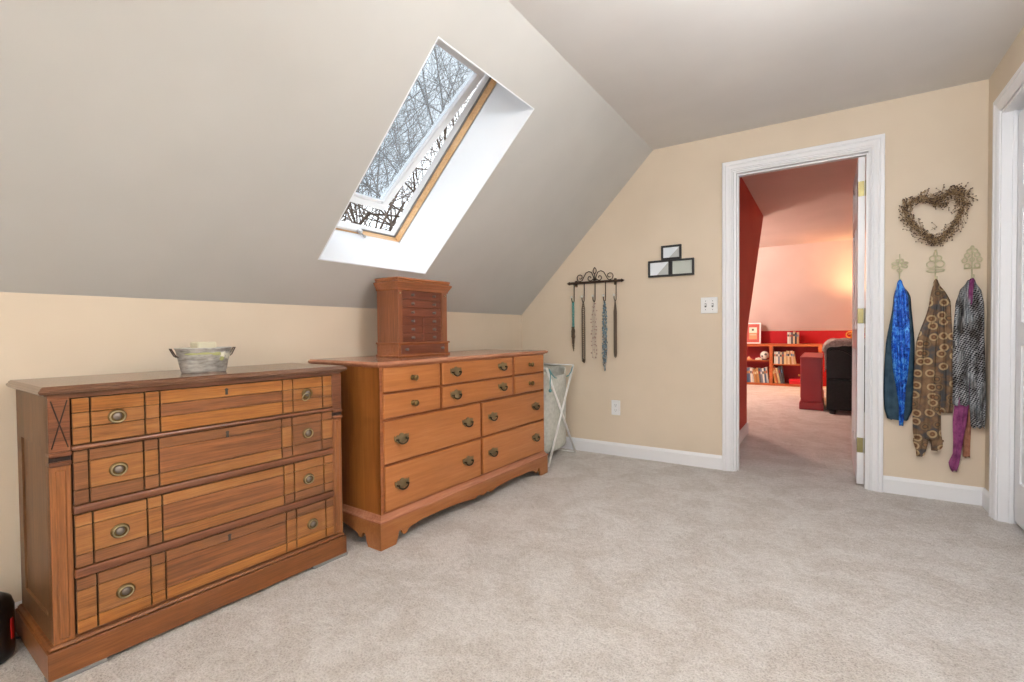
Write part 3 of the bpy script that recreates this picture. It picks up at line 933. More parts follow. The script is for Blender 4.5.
# ------------------------------------------------------------------ collage frame, switch, outlet
fr = thing('picture_frame', 'black collage frame of three joined small panes on the cream wall beside the doorway', 'picture frame', (1.277, 0, 1.47))
M['matW'] = newmat('white part of pane reflection', (232, 238, 244), .2); M['matG'] = newmat('grey part of pane reflection', (186, 190, 190), .2); M['matS'] = newmat('pale sage print', (196, 202, 194), .2)
def small_frame(x0, x1, z0, z1, diag):
    x0 -= 1.277; x1 -= 1.277; z0 -= 1.47; z1 -= 1.47
    b = MB(); w = .0135
    for q in ((x0, x1, z0, z0+w), (x0, x1, z1-w, z1), (x0, x0+w, z0+w, z1-w), (x1-w, x1, z0+w, z1-w)):
        b.box(q[0], q[1], -.022, -.001, q[2], q[3], 0, .002)
    f = obj('frame', b, 'black', fr)
    b = MB()
    xa, xb, za, zb = x0+w-.001, x1-w+.001, z0+w-.001, z1-w+.001
    y = -.010
    if diag:  # diagonal white and grey split paints a glass reflection into the picture
        dz = xa+(xb-xa)*.18
        b.prism([(xa, za), (xa+(xb-xa)*.35, za), (xb, zb), (xa, zb)], lambda p, a: Vector((p[0], a, p[1])), y, y+.004, 0)
        b.prism([(xa+(xb-xa)*.35, za), (xb, za), (xb, zb)], lambda p, a: Vector((p[0], a, p[1])), y, y+.004, 1)
        obj('picture', b, ['matW', 'matG'], f)
    else:
        b.box(xa, xb, y, y+.004, za, zb); obj('picture', b, ['matS'], f)
small_frame(1.115, 1.2765, 1.357, 1.477, True)
small_frame(1.2775, 1.440, 1.357, 1.477, False)
small_frame(1.211, 1.353, 1.478, 1.580, True)
M['plastic'] = newmat('white plastic', (232, 232, 232), .35)
M['slot'] = newmat('grey slot', (96, 96, 96), .6)
sw = thing('light_switch', 'white double light switch plate left of the doorway', 'light switch', (1.5375, 0, 1.138))
b = MB(); b.box(-.0555, .0555, -.006, 0, -.056, .056, 0, .003); obj('plate', b, 'plastic', sw)
for sx in (-.023, .023):
    b = MB(); b.box(sx-.006, sx+.006, -.0068, -.005, -.013, .013, 1); b.box(sx-.0045, sx+.0045, -.016, -.006, -.002, .009, 0, .002)
    for z in (-.03, .03): b.lathe([(.003, 0), (.002, .001), (0, .0012)], (sx, -.006, z), 'y', 8, 1)
    obj('toggle', b, ['plastic', 'slot'], sw)
ou = thing('wall_outlet', 'white double socket wall outlet low on the cream wall beneath the necklace rack', 'outlet', (.8545, 0, .371))
b = MB(); b.box(-.036, .036, -.006, 0, -.058, .058, 0, .003); b.lathe([(.003, 0), (0, .0012)], (0, -.006, 0), 'y', 8); obj('plate', b, 'plastic', ou)
for z in (-.02, .02):
    b = MB(); b.box(-.017, .017, -.0085, -.005, z-.015, z+.015, 0, .004)
    for sx in (-.006, .006): b.box(sx-.001, sx+.001, -.0092, -.008, z-.002, z+.007, 1)
    b.lathe([(.0025, 0), (0, .0006)], (0, -.0086, z-.008), 'y', 8, 1)
    obj('socket', b, ['plastic', 'slot'], ou)

# ------------------------------------------------------------------ heart wreath
wr = thing('heart_wreath', 'heart shaped twig wreath covered in tiny dark berries above the scarf hooks', 'wreath', (2.728, 0, 1.60))
HPW = [(2.738, 1.660), (2.780, 1.703), (2.822, 1.700), (2.842, 1.640), (2.822, 1.563), (2.782, 1.500), (2.739, 1.458), (2.700, 1.482), (2.648, 1.541), (2.610, 1.600), (2.608, 1.660), (2.655, 1.694), (2.705, 1.682)]
HP = [(x-2.728, z-1.6) for x, z in HPW]
def cr(P, t):
    n = len(P); i = int(math.floor(t)) % n; f = t-math.floor(t)
    p0, p1, p2, p3 = P[i-1], P[i], P[(i+1) % n], P[(i+2) % n]
    return tuple(.5*((2*p1[k])+(-p0[k]+p2[k])*f+(2*p0[k]-5*p1[k]+4*p2[k]-p3[k])*f*f+(-p0[k]+3*p1[k]-3*p2[k]+p3[k])*f**3) for k in (0, 1))
b = MB()
for st in range(4):
    ph = random.uniform(0, 6.28); rad = random.uniform(.003, .010)
    pts = []
    for k in range(112):
        t = k/112*len(HP)
        x, z = cr(HP, t); a = ph+t*2.2
        pts.append((x+rad*math.cos(a), -.026+rad*math.sin(a)*.8, z+rad*math.cos(a+1.3)))
    b.tube(pts, .0017, 5, True)
M['twig'] = cloth('brown twig', (140, 112, 82), (184, 158, 122), 30)
M['berry'] = newmat('dark dried berry', (74, 50, 34), .5)
obj('vine_ring', b, 'twig', wr)
b = MB(); bb = MB()
for k in range(620):
    t = random.uniform(0, len(HP)); x, z = cr(HP, t); x2, z2 = cr(HP, t+.15)
    dx, dz = x2-x, z2-z; l = math.hypot(dx, dz)+1e-6; dx /= l; dz /= l
    a = random.uniform(-1, 1)
    nx, nz = -dz, dx
    rl = random.uniform(.02, .05)
    off = random.gauss(0, .012)+.004
    sx = x+nx*off; sz = z+nz*off*1.15; sy = -.028+random.uniform(-.016, .012)
    d = Vector((dx+nx*a*.9, random.uniform(-.45, .25), dz+nz*a*.9)).normalized()
    p0 = Vector((sx, sy, sz)); p1 = p0+d*rl
    if p1.y > -.006: p1.y = -.006
    b.tube([p0, (p0+p1)/2+Vector((random.uniform(-.003, .003), 0, random.uniform(-.003, .003))), p1], [.0011, .001, .0008], 4, caps=False)
    bb.ball(p1, random.uniform(.0028, .0042), 6)
    if random.random() < .45:
        q = p0.lerp(p1, random.uniform(.4, .75))+Vector((random.uniform(-.005, .005), -.003, random.uniform(-.005, .005)))
        bb.ball(q, random.uniform(.002, .0034), 6)
for k in range(30):   # long sprays at the upper right
    p0 = Vector((.085+random.uniform(-.05, .03), -.03, .085+random.uniform(-.03, .02)))
    d = Vector((random.uniform(-.5, 1), random.uniform(-.2, .1), random.uniform(-.3, .5))).normalized()
    p1 = p0+d*random.uniform(.04, .07)
    b.tube([p0, (p0+p1)/2, p1], [.0011, .001, .0008], 4, caps=False); bb.ball(p1, .0034, 6)
    bb.ball(p0.lerp(p1, .7)+Vector((.004, 0, -.004)), .003, 6)
for k in range(16):   # stray sprigs inside the heart
    x, z = random.choice([(.05, .06), (.07, .04), (.0, -.07), (-.03, -.08), (.05, .05)])
    p0 = Vector((x+random.uniform(-.02, .02), -.024, z+random.uniform(-.012, .012)))
    p1 = p0+Vector((random.uniform(-.03, .03), -.004, random.uniform(-.02, .02)))
    b.tube([p0, p1], .0009, 4, caps=False); bb.ball(p1, .0034, 6)
tw = obj('twigs', b, 'twig', wr); tw['kind'] = 'stuff'
be = obj('berries', bb, 'berry', wr); be['kind'] = 'stuff'

# ------------------------------------------------------------------ scarf hooks
M['hookgr'] = newmat('aged cream green metal', (198, 191, 156), .55)
def ell(b, cx, cz, rx, rz, rot=0, r=.0031, y=-.009, n=16):
    pts = []
    for k in range(n):
        t = 2*PI*k/n
        x, z = rx*math.cos(t), rz*math.sin(t)
        pts.append((cx+x*math.cos(rot)-z*math.sin(rot), y, cz+x*math.sin(rot)+z*math.cos(rot)))
    b.tube(pts, r, 6, True)
GH = 'scarf hooks on the wall right of the doorway'
def wall_hook(x, label, draw):
    t = thing('wall_hook', label, 'wall hook', (x, 0, 1.33), 0, GH)
    b = MB(); draw(b); obj('ornament', b, 'hookgr', t)
    b = MB(); b.tube([(0, -.006, -.03), (0, -.006, -.088), (0, -.014, -.104), (0, -.034, -.107), (0, -.044, -.096), (0, -.046, -.084)], .003, 7); b.ball((0, -.046, -.082), .005, 8)
    obj('hook', b, 'hookgr', t)
def dr1(b):
    ell(b, 0, 0, .009, .011)
    for s_ in (-1, 1):
        ell(b, s_*.024, .010, .013, .0075, s_*.25); ell(b, s_*.022, -.008, .013, .0075, -s_*.25); ell(b, s_*.010, .025, .007, .010, -s_*.3)
    ell(b, 0, -.030, .011, .008); b.tube([(0, -.009, .014), (0, -.009, .064)], .0022, 6); b.tube([(0, -.009, -.04), (0, -.009, -.012)], .003, 6)
def dr2(b):
    ell(b, 0, -.042, .038, .0085)
    for s_ in (-1, 1):
        ell(b, s_*.0195, -.006, .0185, .018); ell(b, s_*.0135, .027, .012, .013, s_*.4)
    ell(b, 0, .052, .006, .014); b.ball((0, -.009, .070), .006, 8); b.tube([(0, -.009, -.05), (0, -.009, .04)], .0028, 6)
def dr3(b):
    b.tube([(0, -.009, -.045), (0, -.009, .06)], .0028, 6); b.tube([(-.032, -.009, -.040), (.032, -.009, -.040)], .0034, 6)
    for x, z in ((.020, -.026), (.030, .004), (.020, .031), (.0105, .053)):
        for s_ in (-1, 1): ell(b, s_*x, z, .0105, .0115, s_*.5)
    ell(b, 0, .072, .006, .009); ell(b, 0, .006, .009, .010)
wall_hook(2.577, 'cross shaped cream metal wall hook holding the shiny blue scarf', dr1)
wall_hook(2.735, 'tiered cream metal wall hook holding the brown ringed scarf', dr2)
wall_hook(2.886, 'leafy tree shaped cream metal wall hook holding the grey checked scarf', dr3)

# ------------------------------------------------------------------ scarves
def interp(tab, v):
    for (a, x), (b_, y) in zip(tab[:-1], tab[1:]):
        if v <= b_:
            f = (v-a)/(b_-a) if b_ > a else 0
            f = f*f*(3-2*f)*.5+f*.5
            return x+(y-x)*f
    return tab[-1][1]
def drape(mb, left, right, z0, z1, yc, dep, folds, amp, ph=0.0, mi=0, nu=72, nv=60, hem=.006):
    """closed, flattened, pleated tube of cloth hanging from z0 to z1. left/right: tables (v, x)"""
    def fn(u, v):
        a = 2*PI*u
        xl, xr = interp(left, v), interp(right, v)
        c = math.cos(a)
        t = .5-.5*c                                  # 0 left .. 1 right
        front = math.sin(a) >= 0
        x = xl+(xr-xl)*t+.0035*math.sin(t*17+ph*2+v*6)*min(1, v*4)
        d = interp(dep, v)
        e = math.sqrt(max(0, 1-(2*t-1)**4))
        grow = min(1, .35+v*2)
        pl = amp*grow*(math.sin(folds*2*PI*t+ph+1.2*math.sin(v*5+ph))+.45*math.sin(folds*4.3*PI*t+2*ph+v*4))
        y = yc-(d*e+pl*e if front else -d*.5*e+pl*.4*e)
        y = min(y, -.004)
        z = z0+(z1-z0)*v
        z += hem*math.sin(folds*2*PI*t+ph)*max(0, v-.8)*5
        if v < .08: z -= .02*abs(2*t-1)**2*(1-v/.08)
        return Vector((x, y, z))
    mb.grid(fn, nu, nv, mi, True)
    # close the hem and the top
    be_ = [e for e in mb.bm.edges if len(e.link_faces) == 1]
    bmesh.ops.holes_fill(mb.bm, edges=be_, sides=nu+2)
    return mb
def blue_mat():
    m = newmat('shiny cobalt blue crinkled satin', (20, 84, 190), .25, .25)
    v = mapped(m, (1, 1, .7))
    n = noise(m, v, 42, 5, .7, 1.0); n2 = noise(m, v, 9, 3)
    s = math_n(m, 'ADD', math_n(m, 'MULTIPLY', n, .7), math_n(m, 'MULTIPLY', n2, .3))
    L(m, ramp(m, s, [(.36, (6, 26, 84)), (.48, (16, 84, 190)), (.60, (84, 172, 240))]), bsdf(m).inputs['Base Color'])  # pale end of the ramp paints satin highlights into the colour
    bump(m, n, .7, .006)
    return m
M['sblue'] = blue_mat()
M['steal'] = cloth('dark slate teal sheer cloth', (36, 58, 74), (54, 76, 90), 24, .7)
def ring_mat():
    m = newmat('brown ringed chiffon', (120, 90, 62), .8, spec=.2)
    v = mapped(m, (1, .2, 1))
    sp = N(m, 'ShaderNodeSeparateXYZ'); L(m, N_obj(m), sp.inputs[0])
    cb = N(m, 'ShaderNodeCombineXYZ'); L(m, sp.outputs[0], cb.inputs[0]); L(m, sp.outputs[2], cb.inputs[1])
    vo = N(m, 'ShaderNodeTexVoronoi', voronoi_dimensions='2D'); vo.inputs['Scale'].default_value = 18; vo.inputs['Randomness'].default_value = .85; L(m, cb.outputs[0], vo.inputs['Vector'])
    d = vo.outputs['Distance']
    base = ramp(m, noise(m, v, 16, 3), [(.38, (78, 76, 76)), (.5, (112, 88, 68)), (.62, (132, 104, 78))])
    ring1 = ramp(m, d, [(.0, (150, 116, 84)), (.12, (104, 72, 52)), (.20, (124, 90, 64)), (.27, (176, 152, 116)), (.37, (168, 144, 110)), (.40, (92, 80, 70))])
    use = ramp(m, d, [(.40, (1, 1, 1, 1)), (.42, (0, 0, 0, 1))])
    pick = math_n(m, 'GREATER_THAN', N_sep(m, vo.outputs['Color']), .30)
    fac = math_n(m, 'MULTIPLY', use, pick)
    c = mixc(m, fac, base, ring1)
    ring2 = ramp(m, d, [(.1, (128, 96, 66)), (.2, (84, 70, 58)), (.3, (126, 104, 78)), (.42, (100, 80, 60))])
    c = mixc(m, math_n(m, 'MULTIPLY', use, math_n(m, 'SUBTRACT', 1.0, pick)), c, ring2)
    L(m, c, bsdf(m).inputs['Base Color'])
    bump(m, noise(m, v, 60, 3), .3, .003)
    return m
def N_sep(m, col):
    s = N(m, 'ShaderNodeSeparateColor'); L(m, col, s.inputs[0]); return s.outputs[0]
M['sring'] = ring_mat()
def check_mat():
    m = newmat('grey black and white checked weave', (140, 140, 140), .85, spec=.15)
    tc = N(m, 'ShaderNodeTexCoord')
    mp = N(m, 'ShaderNodeMapping'); mp.inputs['Scale'].default_value = (135, 0, 135); mp.inputs['Rotation'].default_value = (0, .35, 0)
    nz = N(m, 'ShaderNodeTexNoise'); nz.inputs['Scale'].default_value = 9
    L(m, tc.outputs['Object'], nz.inputs['Vector'])
    va = N(m, 'ShaderNodeVectorMath', operation='MULTIPLY_ADD'); va.inputs[1].default_value = (.03, 0, .03)
    L(m, nz.outputs['Color'], va.inputs[0]); L(m, tc.outputs['Object'], va.inputs[2])
    L(m, va.outputs[0], mp.inputs['Vector'])
    ck = N(m, 'ShaderNodeTexChecker'); ck.inputs['Scale'].default_value = 1.0
    ck.inputs['Color1'].default_value = lin((52, 52, 56)); ck.inputs['Color2'].default_value = lin((176, 178, 180))
    L(m, mp.outputs['Vector'], ck.inputs['Vector'])
    v = mapped(m, (1, .2, .6))
    zone = noise(m, v, 13, 3)
    f = ramp(m, zone, [(.50, (0, 0, 0, 1)), (.56, (1, 1, 1, 1))])
    plain = ramp(m, noise(m, mapped(m, (1, .2, .1)), 150, 3), [(.35, (74, 78, 82)), (.5, (136, 142, 146)), (.65, (196, 200, 202))])
    cc = mixc(m, math_n(m, 'MULTIPLY', f, .8), ck.outputs['Color'], plain)
    weave = ramp(m, noise(m, mapped(m, (1, .2, .35)), 24, 3), [(.36, (128, 118, 112)), (.6, (255, 255, 255))])
    L(m, mixc(m, 1.0, cc, weave, 'MULTIPLY'), bsdf(m).inputs['Base Color'])
    return m
M['scheck'] = check_mat()
M['spurp'] = cloth('magenta purple gauze', (112, 46, 92), (156, 82, 130), 26, .7)
M['stan'] = cloth('rose brown scarf end', (132, 86, 66), (168, 116, 92), 34, .8)
GS = 'scarves on the wall hooks'
def local(tb, x0): return [(v, x-x0) for v, x in tb]
def tab(zs, xs, x0):
    z0, z1 = zs[0], zs[-1]
    return [((z0-z)/(z0-z1), x-x0) for z, x in zip(zs, xs)]
# blue scarf
s1 = thing('scarf', 'shiny cobalt blue crinkled scarf with a dark teal edge, nearest the doorway', 'scarf', (2.577, -.02, 1.24), 0, GS)
zz = [1.24, 1.14, .87, .60, .50, .44]
b = MB(); drape(b, tab(zz, [2.564, 2.546, 2.515, 2.507, 2.508, 2.520], 2.577), tab(zz, [2.589, 2.627, 2.641, 2.647, 2.642, 2.622], 2.577), .0, -.80, .004, [(0, .012), (.3, .014), (1, .016)], 3, .003, .4)
obj('edge_layer', b, 'steal', s1)
zz = [1.245, 1.14, .87, .735, .60, .52, .412]
b = MB(); drape(b, tab(zz, [2.562, 2.549, 2.541, 2.547, 2.563, 2.570, 2.577], 2.577), tab(zz, [2.587, 2.612, 2.622, 2.618, 2.608, 2.602, 2.595], 2.577), .005, -.828, -.020, [(0, .012), (.3, .02), (.8, .022), (1, .012)], 3.2, .007, 1.1)
obj('satin_layer', b, 'sblue', s1)
# ringed scarf
s2 = thing('scarf', 'long brown scarf printed with cream rings, hanging in the middle of three', 'scarf', (2.735, -.02, 1.235), 0, GS)
zz = [1.235, 1.104, .872, .64, .50]
b = MB(); drape(b, tab(zz, [2.732, 2.742, 2.748, 2.752, 2.758], 2.735), tab(zz, [2.746, 2.799, 2.813, 2.816, 2.806], 2.735), 0, -.735, .002, [(0, .010), (.3, .014), (1, .016)], 2.4, .006, 2.0)
obj('back_tail', b, 'sring', s2)
zz = [1.235, 1.107, .871, .633, .507, .381, .345]
b = MB(); drape(b, tab(zz, [2.722, 2.704, 2.649, 2.642, 2.636, 2.636, 2.640], 2.735), tab(zz, [2.741, 2.767, 2.768, 2.766, 2.762, 2.764, 2.768], 2.735), .003, -.89, -.018, [(0, .012), (.3, .018), (1, .016)], 2.0, .011, .5, hem=.0)
for xa, xb, zt, zb_ in ((2.640, 2.706, .352, .245), (2.708, 2.772, .352, .285)):
    zq = [zt, (zt+zb_)/2, zb_]
    mid_ = (xa+xb)/2
    drape(b, tab(zq, [xa, xa+.004, mid_-.018], 2.735), tab(zq, [xb, xb-.002, mid_+.014], 2.735), zt-1.235, zb_-1.235, -.018, [(0, .016), (1, .010)], 1.4, .005, xa*9, nu=40, nv=18)
obj('front_tail', b, 'sring', s2)
# checked scarf
s3 = thing('scarf', 'grey black and white checked scarf draped over the rightmost wall hook', 'scarf', (2.886, -.02, 1.225), 0, GS)
zz = [1.225, 1.173, 1.097, .856, .548]
b = MB(); drape(b, tab(zz, [2.858, 2.832, 2.815, 2.808, 2.803], 2.886), tab(zz, [2.876, 2.882, 2.884, 2.882, 2.876], 2.886), 0, -.68, -.015, [(0, .012), (.3, .018), (1, .018)], 2.2, .007, .9)
obj('front_tail', b, 'scheck', s3)
zz = [1.225, 1.167, 1.092, .858, .559, .43]
b = MB(); drape(b, tab(zz, [2.884, 2.880, 2.874, 2.870, 2.876, 2.884], 2.886), tab(zz, [2.893, 2.918, 2.930, 2.936, 2.938, 2.934], 2.886), 0, -.795, -.020, [(0, .010), (.3, .016), (1, .016)], 2.4, .007, 2.4)
obj('back_tail', b, 'scheck', s3)
s4 = thing('scarf', 'magenta purple gauze scarf hanging longest, beneath the grey checked scarf', 'scarf', (2.886, -.02, 1.225), 0, GS)
zz = [1.225, 1.16, 1.0, .80, .56, .45, .35, .275, .215, .185]
b = MB(); drape(b, tab(zz, [2.868, 2.864, 2.866, 2.850, 2.820, 2.812, 2.814, 2.812, 2.792, 2.800], 2.886), tab(zz, [2.892, 2.886, 2.880, 2.878, 2.872, 2.866, 2.852, 2.842, 2.836, 2.824], 2.886), .008, -1.04, -.012, [(0, .026), (.10, .024), (.2, .004), (.6, .006), (.7, .014), (1, .016)], 2.0, .006, .2, hem=.010)
obj('gauze', b, 'spurp', s4)
b = MB(); drape(b, local([(0, 2.85), (.5, 2.85), (1, 2.850)], 2.886), local([(0, 2.888), (.5, 2.888), (1, 2.885)], 2.886), -.40, -.965, .004, [(0, .008), (1, .010)], 1.5, .003, .8)
obj('brown_end', b, 'stan', s4)

# ------------------------------------------------------------------ black canister at the left
cn = thing('canister', 'black rounded plastic canister with a red mark on its side, left of the antique dresser', 'canister', (.115, -3.272, 0))
M['blackp'] = newmat('glossy black plastic', (16, 16, 18), .3)
M['redp'] = newmat('red plastic', (170, 20, 24), .35)
b = MB(); b.lathe([(0, 0), (.082, 0), (.088, .006), (.090, .02), (.090, .15), (.084, .172), (.066, .186), (.05, .188), (.046, .180), (0, .178)], (0, 0, 0), 'z', 36)
obj('body', b, 'blackp', cn)
b = MB(); b.tube([(-.03, 0, .186), (-.03, 0, .2), (0, 0, .207), (.03, 0, .2), (.03, 0, .186)], .007, 8); obj('handle', b, 'blackp', cn)
b = MB()
a0 = math.radians(55)
b.prism([(a0-.06, .06), (a0+.06, .06), (a0+.06, .12), (a0-.06, .12)], lambda p, a: Vector((a*math.cos(p[0]), a*math.sin(p[0]), p[1])), .089, .0925)
obj('red_mark', b, 'redp', cn)
b = MB(); b.tube([(-.02, .085, .03), (-.015, .12, .012), (-.03, .17, .006), (-.06, .2, .006)], .0035, 6); obj('cord', b, 'blackp', cn)

# ------------------------------------------------------------------ ceiling lamp (just above the frame)
M['dome'] = bpy.data.materials.new('lit opal glass'); M['dome'].use_nodes = True
_b = bsdf(M['dome']); _b.inputs['Base Color'].default_value = (.9, .88, .84, 1); _b.inputs['Emission Color'].default_value = (.95, .98, 1, 1); _b.inputs['Emission Strength'].default_value = 92.0
cl = thing('ceiling_lamp', 'opal globe ceiling lamp on a short stem under the flat ceiling of the near room', 'ceiling lamp', (2.30, -2.15, HC))
b = MB(); b.lathe([(0, 0), (.06, 0), (.06, -.02), (.012, -.03), (.012, -.20), (.035, -.205), (.04, -.235), (0, -.235)], (0, 0, 0), 'z', 32); obj('canopy', b, 'brassL', cl)
b = MB(); b.ball((0, 0, -.335), .11, 24); obj('lamp_shade', b, 'dome', cl)

# added unseen fill lamp behind the camera, washing the ceiling
fl = thing('ceiling_fill_lamp', 'added unseen brass fill lamp shining up at the flat ceiling in the near room', 'fill lamp', (2.55, -4.70, 0))
b = MB(); b.lathe([(0, 0), (.13, 0), (.13, .012), (.10, .022), (.02, .03), (0, .03)], (0, 0, 0), 'z', 28); obj('base', b, 'brass', fl)
b = MB(); b.tube([(0, 0, .025), (0, 0, 1.68)], .012, 12); obj('pole', b, 'brass', fl)
b = MB(); b.lathe([(.012, 1.66), (.05, 1.67), (.13, 1.72), (.18, 1.80), (.176, 1.80), (.126, 1.726), (.05, 1.68), (0, 1.676)], (0, 0, 0), 'z', 32); obj('lamp_shade', b, 'brassL', fl)

# ------------------------------------------------------------------ the other room
YN = 1.41; HK2 = .93
def xy_prism(name, poly, fn, a0, a1, mat):
    b = MB(); b.prism(poly, fn, a0, a1); return struct(name, b, mat)
# left wall of the passage, cut by the near roof slope
yt = YN+(HC-HK2)/math.tan(math.radians(44))
xy_prism('wall_hall_left', [(wt, 0), (YN, 0), (YN, HK2), (yt, HC), (wt, HC)], lambda p, a: Vector((a, p[0], p[1])), HX-.1, HX, 'redhall')
xy_prism('wall_hall_right', [(wt, 0), (YN, 0), (YN, HK2), (yt, HC), (wt, HC)], lambda p, a: Vector((a, p[0], p[1])), 3.45, 3.55, 'redhall')
b = MB(); b.box(-1.2, HX-.1, YN-.1, YN, 0, HK2); b.box(3.55, 5.2, YN-.1, YN, 0, HK2)
struct('wall_near', b, 'red')
b = MB()
for x0, x1 in ((-1.2, HX-.1), (3.55, 5.2)):
    b.prism([(YN-.1, HK2), (YN, HK2), (yt, HC), (yt, HC+.1), (yt-.1, HC+.1)], lambda p, a: Vector((a, p[0], p[1])), x0, x1)
struct('wall_near_slope', b, 'pink')
YS = 5.26
b = MB(); b.box(HX-.1, 3.55, wt, yt, HC, HC+.1); b.box(-1.2, 5.2, yt, YS, HC, HC+.1)
struct('ceiling_hall', b, 'pink')
b = MB(); b.prism([(YS, HC), (FY1, .935), (FY1+.1, .935), (FY1+.1, HC+.1), (YS, HC+.1)], lambda p, a: Vector((a, p[0], p[1])), -1.2, 5.2)
struct('wall_far_slope', b, 'pink')
b = MB(); b.box(-1.2, 5.2, FY1, FY1+.1, 0, .94)
struct('wall_knee', b, 'red')
b = MB(); b.box(-1.3, -1.2, YN-.1, FY1+.1, 0, HC+.1)
struct('wall_end_left', b, 'pink')
b = MB(); b.box(5.2, 5.3, YN-.1, FY1+.1, 0, HC+.1)
struct('wall_end_right', b, 'pink')
base_run('baseboard_hall', lambda p, a: Vector((HX+p[0], wt+a, p[1])), YN-wt)
b = MB(); b.box(HX-.1, HX+.013, YN, YN+.012, 0, .098); struct('baseboard_near', b, 'white')

# bookcase
M['bkwood'] = wood('orange bookcase wood', (150, 70, 30), (186, 96, 46), (206, 118, 62), 'x', .4, .4)
M['bkback'] = newmat('red bookcase back', (156, 26, 34), .6)
BKY = 5.78; bx0, bx1 = .70, 2.17
bk = thing('bookcase', 'low orange wood bookcase with red back along the far red wall', 'bookcase', (bx0, BKY, 0))
bw_ = bx1-bx0; D_ = .255
b = MB(); b.box(0, bw_, .01, D_, .69, .715, 0, .002); b.box(0, bw_, -.004, .012, .672, .716, 0, .002)
obj('top', b, 'bkwood', bk)
b = MB(); b.box(0, bw_, 0, D_, 0, .04, 0, .002); obj('bottom', b, 'bkwood', bk)
for x in (0, .705, bw_-.055):
    b = MB(); b.box(x, x+.05, 0, D_, .04, .69, 0, .002); obj('upright', b, 'bkwood', bk)
b = MB(); b.box(.05, .705, .01, D_-.012, .415, .432, 0, .002); obj('shelf', b, 'bkwood', bk)
b = MB(); b.box(.755, bw_-.055, .01, D_-.012, .355, .372, 0, .002); obj('shelf', b, 'bkwood', bk)
b = MB(); b.box(.03, bw_-.03, D_-.012, D_-.002, .03, .69); obj('back', b, 'bkback', bk)

# books
BC = [(40, 62, 92), (70, 96, 128), (92, 118, 150), (206, 204, 198), (224, 222, 214), (170, 120, 70), (196, 140, 80), (180, 96, 60), (90, 90, 96), (216, 196, 160), (222, 200, 150), (196, 160, 120), (150, 54, 44), (60, 60, 64), (208, 176, 150), (120, 130, 150)]
BN = ['navy', 'slate blue', 'faded blue', 'off white', 'white', 'tan', 'orange tan', 'rust', 'grey', 'cream', 'straw', 'sand', 'dark red', 'charcoal', 'pale peach', 'blue grey']
for i, c in enumerate(BC):
    M['bk%d' % i] = newmat('book cover '+BN[i], c, .55)
M['page'] = newmat('paper pages', (232, 224, 206), .8)
def book(x, z, w, h, d, ci, tilt, label, group, y=BKY+.02):
    t = thing('book', label, 'book', (x, y, z), 0, group)
    t.rotation_euler = (0, tilt, 0)
    b = MB()
    b.box(0, .0025, 0, d, 0, h); b.box(w-.0025, w, 0, d, 0, h); b.box(0, w, 0, .003, 0, h, 0, .001)
    # title band on the spine
    b.box(.002, w-.002, -.0006, .001, h*.62, h*.8, 1)
    obj('cover', b, ['bk%d' % ci, 'bk%d' % ((ci+4) % 16)], t)
    b = MB(); b.box(.0025, w-.0025, .003, d-.004, .004, h-.004); obj('pages', b, 'page', t)
def row(x0, x1, z, seq, place, group, hmin, hmax, lean):
    x = x0; n = len(seq); w0 = (x1-x0)/n
    cnt = {}
    for k, ci in enumerate(seq):
        w = w0*random.uniform(.85, 1.0); h = random.uniform(hmin, hmax)
        cnt[ci] = cnt.get(ci, 0)+1
        total = seq.count(ci)
        if total == 1: which = 'the only one that colour'
        else: which = '%s that colour from left' % ['first', 'second', 'third', 'fourth'][cnt[ci]-1]
        book(x, z+ (w*math.sin(abs(lean[k])) if lean[k] > 0 else 0), w, h, .16, ci, lean[k], '%s book %s, %s' % (BN[ci], place, which), group)
        x += w0
row(1.005, 1.395, .0402, [0, 1, 1, 2, 4, 3, 6, 5, 6, 8, 15, 4, 1, 3], 'on bottom left bookcase shelf', 'books on the bottom left bookcase shelf', .23, .27, [-.06]*6+[-.13]*3+[-.1]*5)
row(1.475, 1.80, .3722, [3, 4, 15, 9, 8, 10, 11, 9, 5, 14, 11], 'on middle right bookcase shelf', 'books on the middle right bookcase shelf', .19, .235, [0]*7+[-.04, -.08, -.12, -.14])
row(1.49, 1.63, .0402, [6, 7, 10, 8, 13], 'leaning on bottom right bookcase shelf', 'books on the bottom right bookcase shelf', .25, .30, [-.20, -.22, -.2, -.16, -.12])
row(1.672, 1.838, .7162, [4, 3, 8, 9, 13, 11], 'standing on bookcase top', 'books on top of the bookcase', .19, .22, [0]*6)
o = MB(); o.box(0, .24, 0, .18, 0, .075, 0, .004); o.box(-.003, .243, -.003, .183, .05, .08, 0, .003)
M['redbox'] = newmat('bright red box', (196, 22, 34), .4)
o = obj('storage_box', o, 'redbox'); o.location = (1.70, BKY+.03, .0402); tag(o, 'flat bright red box on the bottom right bookcase shelf', 'box')
# framed print on the bookcase
pf = thing('framed_print', 'small print in a white frame with red mat leaning on the bookcase top', 'framed print', (1.14, BKY+.09, .7162)); pf.rotation_euler = (-.08, 0, 0)
b = MB()
for q in ((-.125, .125, 0, .022), (-.125, .125, .343, .365), (-.125, -.103, .022, .343), (.103, .125, .022, .343)):
    b.box(q[0], q[1], 0, .018, q[2], q[3], 0, .002)
obj('frame', b, 'white', pf)
M['peach'] = newmat('peach print', (222, 150, 110), .5); M['rosemat'] = newmat('rose red mat', (190, 84, 76), .6)
b = MB(); b.box(-.104, .104, .008, .014, .021, .344); obj('mat', b, 'rosemat', pf)
b = MB(); b.box(-.062, .062, .006, .009, .075, .285, 0); b.box(-.062, .062, .0045, .0065, .19, .285, 1); b.box(-.02, .015, .003, .005, .225, .262, 2); b.box(-.05, .05, .003, .005, .15, .158, 1)
obj('print', b, ['peach', 'decalW', 'slot'], pf)
